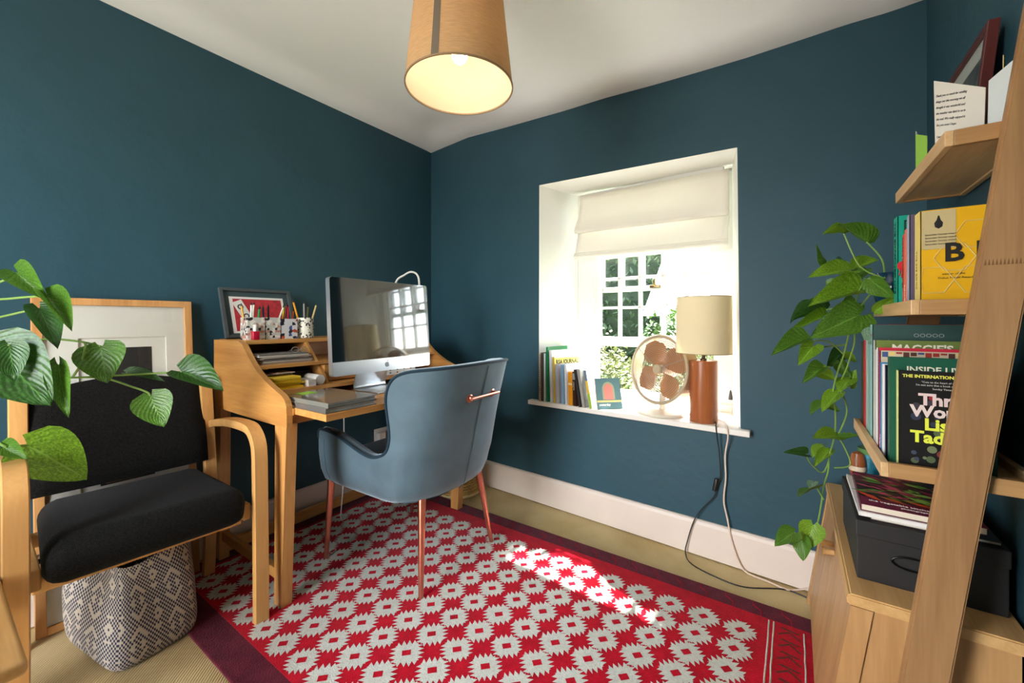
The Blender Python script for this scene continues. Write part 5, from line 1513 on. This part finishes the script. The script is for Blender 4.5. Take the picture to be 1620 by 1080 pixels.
LEFT_LEAVES=[
  ( (0.322, -2.002, 1.223) , (0.418, -1.96, 1.15) , 0.5 ),
  ( (0.393, -1.953, 1.155) , (0.485, -1.914, 1.063) , 0.4 ),
  ( (0.331, -1.96, 1.118) , (0.452, -1.937, 1.015) , 0.4 ),
  ( (0.416, -1.84, 1.0) , (0.466, -1.842, 0.892) , 0.95 ),
  ( (0.461, -2.028, 1.016) , (0.502, -2.024, 0.924) , 0.62 ),
  ( (0.418, -2.057, 1.011) , (0.543, -1.971, 0.856) , 0.7 ),
  ( (0.483, -1.94, 0.955) , (0.529, -1.933, 0.809) , 0.3 ),
  ( (0.478, -1.652, 0.905) , (0.595, -1.571, 0.851) , 0.62 ),
  ( (0.467, -1.732, 0.833) , (0.525, -1.716, 0.738) , 0.85 ),
  ( (0.354, -1.762, 0.903) , (0.451, -1.695, 0.886) , 0.3 ),
  ( (0.437, -1.995, 0.73) , (0.497, -1.882, 0.616) , 0.75 ),
  ( (0.477, -2.041, 0.743) , (0.527, -2.007, 0.714) , 0.6 ),
]
LEFT_STEMS=[
   [(0.266, -2.064, 1.183), (0.296, -2.032, 1.195), (0.322, -2.002, 1.223)] ,
   [(0.266, -2.064, 1.128), (0.327, -2.011, 1.147), (0.393, -1.953, 1.155)] ,
   [(0.266, -2.064, 1.073), (0.295, -2.008, 1.101), (0.331, -1.96, 1.118)] ,
   [(0.348, -2.069, 0.995), (0.358, -2.002, 1.012), (0.351, -1.945, 1.026), (0.381, -1.876, 1.015), (0.416, -1.84, 1.0)] ,
   [(0.429, -2.074, 0.975), (0.435, -2.009, 0.965), (0.418, -1.96, 0.929), (0.378, -1.903, 0.906), (0.395, -1.806, 0.903), (0.48, -1.651, 0.905)] ,
   [(0.378, -1.903, 0.906), (0.397, -1.829, 0.897), (0.432, -1.768, 0.864), (0.457, -1.739, 0.846), (0.467, -1.732, 0.833)] ,
   [(0.386, -1.897, 0.908), (0.406, -1.883, 0.949), (0.418, -1.875, 1.002), (0.386, -1.873, 1.015)] ,
   [(0.462, -2.075, 0.761), (0.485, -2.035, 0.745), (0.437, -1.995, 0.73)] ,
   [(0.429, -2.074, 0.982), (0.455, -2.044, 1.005), (0.461, -2.028, 1.016)] ,
]
RIGHT_LEAVES=[
  ( (2.401, -0.573, 1.315) , (2.334, -0.643, 1.375) , 0.5 ),
  ( (2.347, -0.586, 1.345) , (2.296, -0.645, 1.347) , 0.35 ),
  ( (2.302, -0.665, 1.255) , (2.268, -0.713, 1.298) , 0.6 ),
  ( (2.355, -0.653, 1.225) , (2.264, -0.74, 1.217) , 0.45 ),
  ( (2.375, -0.554, 1.242) , (2.432, -0.54, 1.269) , 0.6 ),
  ( (2.369, -0.619, 1.213) , (2.41, -0.615, 1.232) , 0.7 ),
  ( (2.373, -0.665, 1.159) , (2.262, -0.766, 1.136) , 0.42 ),
  ( (2.371, -0.715, 1.097) , (2.268, -0.81, 1.043) , 0.55 ),
  ( (2.301, -0.593, 1.115) , (2.209, -0.681, 1.091) , 0.3 ),
  ( (2.293, -0.611, 1.09) , (2.209, -0.693, 1.05) , 0.22 ),
  ( (2.389, -0.751, 1.19) , (2.434, -0.744, 1.135) , 0.7 ),
  ( (2.383, -0.792, 1.032) , (2.429, -0.784, 1.067) , 0.9 ),
  ( (2.253, -0.699, 1.021) , (2.172, -0.779, 0.993) , 0.42 ),
  ( (2.269, -0.688, 1.006) , (2.235, -0.736, 0.958) , 0.6 ),
  ( (2.292, -0.624, 0.937) , (2.246, -0.679, 0.902) , 0.5 ),
  ( (2.277, -0.61, 0.935) , (2.328, -0.599, 0.904) , 0.6 ),
  ( (2.334, -0.594, 0.863) , (2.289, -0.65, 0.819) , 0.5 ),
  ( (2.306, -0.566, 0.826) , (2.261, -0.621, 0.803) , 0.55 ),
  ( (2.332, -0.584, 0.73) , (2.274, -0.648, 0.739) , 0.6 ),
  ( (2.335, -0.582, 0.724) , (2.385, -0.572, 0.743) , 0.35 ),
  ( (2.251, -0.676, 0.686) , (2.203, -0.733, 0.7) , 0.35 ),
  ( (2.314, -0.584, 0.681) , (2.272, -0.638, 0.649) , 0.45 ),
  ( (2.28, -0.656, 0.584) , (2.229, -0.715, 0.578) , 0.75 ),
  ( (2.271, -0.662, 0.603) , (2.261, -0.694, 0.593) , 0.7 ),
  ( (2.224, -0.719, 0.463) , (2.178, -0.775, 0.441) , 0.62 ),
  ( (2.269, -0.688, 0.486) , (2.254, -0.722, 0.426) , 0.8 ),
  ( (2.243, -0.706, 0.449) , (2.242, -0.731, 0.392) , 0.7 ),
  ( (2.403, -0.717, 1.107) , (2.448, -0.711, 1.146) , 0.45 ),
  ( (2.352, -0.558, 0.979) , (2.38, -0.563, 0.958) , 0.7 ),
  ( (2.342, -0.553, 0.955) , (2.364, -0.562, 0.903) , 0.6 ),
  ( (2.363, -0.575, 0.904) , (2.33, -0.622, 0.875) , 0.7 ),
  ( (2.312, -0.537, 1.196) , (2.343, -0.54, 1.214) , 0.7 ),
  ( (2.345, -0.515, 0.976) , (2.31, -0.562, 0.938) , 0.6 ),
  ( (2.365, -0.549, 0.882) , (2.374, -0.567, 0.933) , 0.6 ),
  ( (2.374, -0.567, 1.133) , (2.33, -0.622, 1.104) , 0.6 ),
  ( (2.358, -0.506, 1.266) , (2.335, -0.546, 1.277) , 0.8 ),
  ( (2.304, -0.543, 0.816) , (2.343, -0.54, 0.8) , 0.5 ),
  ( (2.299, -0.546, 0.686) , (2.267, -0.593, 0.663) , 0.6 ),
]
RIGHT_STEMS=[
   [(2.418, -0.671, 1.172), (2.395, -0.674, 1.199), (2.373, -0.665, 1.162), (2.367, -0.645, 1.113), (2.358, -0.627, 1.058), (2.345, -0.611, 0.982), (2.331, -0.597, 0.924), (2.321, -0.592, 0.865), (2.328, -0.574, 0.795), (2.325, -0.577, 0.727), (2.312, -0.598, 0.672), (2.308, -0.613, 0.628), (2.296, -0.633, 0.584), (2.289, -0.65, 0.532), (2.28, -0.656, 0.476), (2.266, -0.678, 0.447)] ,
   [(2.415, -0.673, 1.181), (2.382, -0.671, 1.13), (2.364, -0.647, 1.085), (2.369, -0.619, 1.021), (2.354, -0.593, 0.944), (2.341, -0.566, 0.882), (2.357, -0.555, 0.805), (2.333, -0.571, 0.727)] ,
   [(2.429, -0.663, 1.198), (2.431, -0.601, 1.258), (2.401, -0.573, 1.315)] ,
   [(2.426, -0.665, 1.198), (2.381, -0.611, 1.242), (2.347, -0.586, 1.345)] ,
   [(2.409, -0.664, 1.182), (2.38, -0.648, 1.206), (2.355, -0.653, 1.225)] ,
   [(2.345, -0.611, 0.982), (2.306, -0.638, 1.02), (2.253, -0.699, 1.021)] ,
   [(2.353, -0.606, 1.011), (2.306, -0.638, 1.005), (2.269, -0.688, 1.006)] ,
   [(2.325, -0.577, 0.727), (2.3, -0.606, 0.624), (2.268, -0.64, 0.647), (2.251, -0.676, 0.686)] ,
   [(2.324, -0.589, 0.634), (2.363, -0.575, 0.647), (2.348, -0.573, 0.701), (2.335, -0.582, 0.724)] ,
   [(2.296, -0.645, 0.551), (2.28, -0.656, 0.584)] ,
   [(2.275, -0.684, 0.467), (2.244, -0.705, 0.449), (2.224, -0.719, 0.463)] ,
   [(2.364, -0.647, 1.113), (2.323, -0.602, 1.118), (2.301, -0.593, 1.115)] ,
]

m_pot = mat('blue_glazed_pot', (16, 62, 92), .12, var=(14, .5), coat=.7)
pr_ = thing('trailing_plant', 'trailing pothos in a blue glazed pot cascading from the ladder shelf', 'plant', (2.452, -0.632, Z2))
bm = NB(); lathe(bm, [(0, 0), (.026, 0), (.034, .012), (.042, .04), (.044, .065), (.038, .088), (.036, .104), (.040, .110), (.036, .110), (.032, .09), (0, .085)], 28, False); obj('pot', bm, m_pot, pr_, smooth=True)
bm = NB(); lathe(bm, [(0, .092), (.033, .090)], 20, False); obj('soil', bm, mat('soil', (40, 30, 24), .95, bump=(80, .8, 3, .01)), pr_)
plant(pr_, RIGHT_LEAVES, RIGHT_STEMS, (-.35, -.9, .25), [1, 0, 1, 0, 0, 1, 0, 1, 2, 0, 1, 3], .0022)
m_terra = mat('terracotta_pot', (170, 96, 66), .8)
pl_ = thing('trailing_plant', 'heart-leaved climbing plant reaching in over the armchair from the left', 'plant', (0.62, -2.36, 0.455))
bm = NB(); lathe(bm, [(0, 0), (.075, 0), (.10, .17), (.108, .172), (.108, .20), (.098, .20), (.092, .175), (0, .17)], 28, False); obj('pot', bm, m_terra, pl_, smooth=True)
bm = NB(); lathe(bm, [(0, .178), (.092, .176)], 20, False); obj('soil', bm, mat('soil', (40, 30, 24), .95, bump=(80, .8, 3, .01)), pl_)
LS = []
for s in LEFT_STEMS:
    LS.append(s)
root_p = (0.62, -2.36, 0.455 + 0.178)
EXT = [i for i, s in enumerate(LEFT_STEMS) if i in (0, 1, 2, 3, 4, 7, 8)]
for i in EXT:
    p0 = Vector(LEFT_STEMS[i][0])
    mid_ = (Vector(root_p) * .5 + p0 * .5) + Vector((0, 0, .12 if p0.z > 0.8 else .02))
    LS[i] = [root_p, tuple(mid_)] + list(LEFT_STEMS[i])
plant(pl_, LEFT_LEAVES, LS, (.75, -.35, .3), [1, 1, 2, 1, 2, 2, 1, 2, 1, 2, 0, 1], .0032, .3)

# ------------------------------------------------------------------ outside the window
m_grass = mat('lawn', (96, 124, 58), .95, var=(3, .3), bump=(60, .6, 3, .03))
bm = NB(); box(bm, (-30, 0.6, -0.75), (30, 40, -0.55)); o = obj('ground', bm, m_grass); tag(o, 'green lawn outside the window', kind='structure')
def foliage(name, label, cat, centre, radii, n_, size, m, trunk_core=False, group=None, seed=1):
    random.seed(seed)
    o = thing(name, label, cat, (centre[0], centre[1], -0.55), 0.0, group)
    bm = NB()
    cz = centre[2] + 0.55
    for k in range(n_):
        th = random.uniform(0, 2 * math.pi); ph = math.acos(random.uniform(-1, 1)); r = random.uniform(.72, 1.05)
        lump = 1 + .14 * math.sin(5 * th + seed) * math.sin(4 * ph)
        c = Vector((radii[0] * r * lump * math.sin(ph) * math.cos(th), radii[1] * r * lump * math.sin(ph) * math.sin(th), cz + radii[2] * r * lump * math.cos(ph)))
        if c.z < 0.02: continue
        d = Vector((random.gauss(0, 1), random.gauss(0, 1), random.gauss(0, .7))).normalized(); u, v = frame_of(d)
        L = size * random.uniform(.6, 1.3)
        vs = [bm.verts.new(c + d * L), bm.verts.new(c + u * L * .45), bm.verts.new(c - d * L * .6), bm.verts.new(c - u * L * .45)]
        bm.faces.new(vs)
    f = obj('foliage', bm, m, o); f['kind'] = 'stuff'
    bm = NB(); lathe(bm, [(0, .0), (radii[0] * .5, .02), (radii[0] * .72, cz * .6), (radii[0] * .6, cz + radii[2] * .3), (0, cz + radii[2] * .65)] if not trunk_core else [(.18, 0), (.16, cz - radii[2] * .95), (radii[0] * .5, cz - radii[2] * .8), (radii[0] * .70, cz - radii[2] * .3), (radii[0] * .70, cz + radii[2] * .3), (radii[0] * .4, cz + radii[2] * .7), (0.02, cz + radii[2] * .8)], 18, False)
    for v in bm.verts: v.co.y *= radii[1] / radii[0] if not trunk_core else 1
    obj('foliage_core' if not trunk_core else 'trunk_core', bm, mat('dark_core', (40, 50, 34), .95), o)  # solid dark core added inside the leaves to block sky; trees get a stem too
    return o
m_h1 = mat('hedge_leaf', (84, 90, 46), .7, translucent=.15, var=(12, .35))
m_h2 = mat('tree_leaf_dark', (74, 92, 64), .7, translucent=.15, var=(3, .5))
m_h3 = mat('bush_leaf', (60, 86, 34), .7, translucent=.15, var=(6, .3))
GH = 'clipped shrubs just outside the window'
foliage('shrub', 'pale yellow-green shrub outside the left half of the open sash', 'shrub', (0.10, 2.0, 0.06), (.95, .7, .88), 12000, .040, m_h1, False, GH, 1)
foliage('shrub', 'pale green shrub outside behind the desk fan', 'shrub', (1.50, 2.3, 0.04), (.70, .7, .82), 9000, .040, m_h1, False, GH, 2)
foliage('shrub', 'bright green bush in front of the white outbuilding', 'shrub', (0.95, 3.6, 0.30), (.60, .5, .92), 5000, .05, m_h3, False, None, 3)
GT = 'dark trees beyond the garden'
for k, (x, y, z, r) in enumerate(((-6.5, 9.5, 1.8, 2.6), (-4.0, 10.5, 2.4, 2.8), (-2.0, 11.0, 2.6, 2.7), (-8.5, 8.0, 1.4, 2.2), (0.3, 13.0, 3.2, 3.0))):
    lb = ('broad dark tree seen through the left panes', 'tall dark tree behind the shrubs, second from left', 'dark tree beside the white outbuilding roof', 'low dark tree at the far left of the garden', 'dark tree rising behind the white outbuilding')[k]
    foliage('tree', lb, 'tree', (x, y, z), (r, r * .8, r * 1.15), 13000, .13, m_h2, True, GT, 10 + k)
m_render = mat('white_render', (236, 234, 226), .8); m_slate = mat('pale_slate', (214, 210, 202), .8, bump=(12, .3, 2, .02))
hs = thing('outbuilding', 'white rendered outbuilding with a pale roof beyond the window', 'building', (0, 0, 0))
bm = NB(); box(bm, (0.0, 6.3, -.55), (4.2, 9.6, 1.30)); obj('wall', bm, m_render, hs)
bm = NB(); prism(bm, [(6.0, 1.26), (8.0, 2.95), (10.0, 1.26), (9.9, 1.18), (8.0, 2.80), (6.1, 1.18)], -0.24, 4.5, 'x'); obj('roof', bm, m_slate, hs)
bm = NB(); prism(bm, [(6.3, 1.28), (8.0, 2.78), (9.6, 1.28)], 0.0, 4.2, 'x'); obj('gable', bm, m_render, hs)
bm = NB(); box(bm, (-.24, 5.92, 1.19), (4.5, 6.02, 1.27)); obj('gutter', bm, m_render, hs)
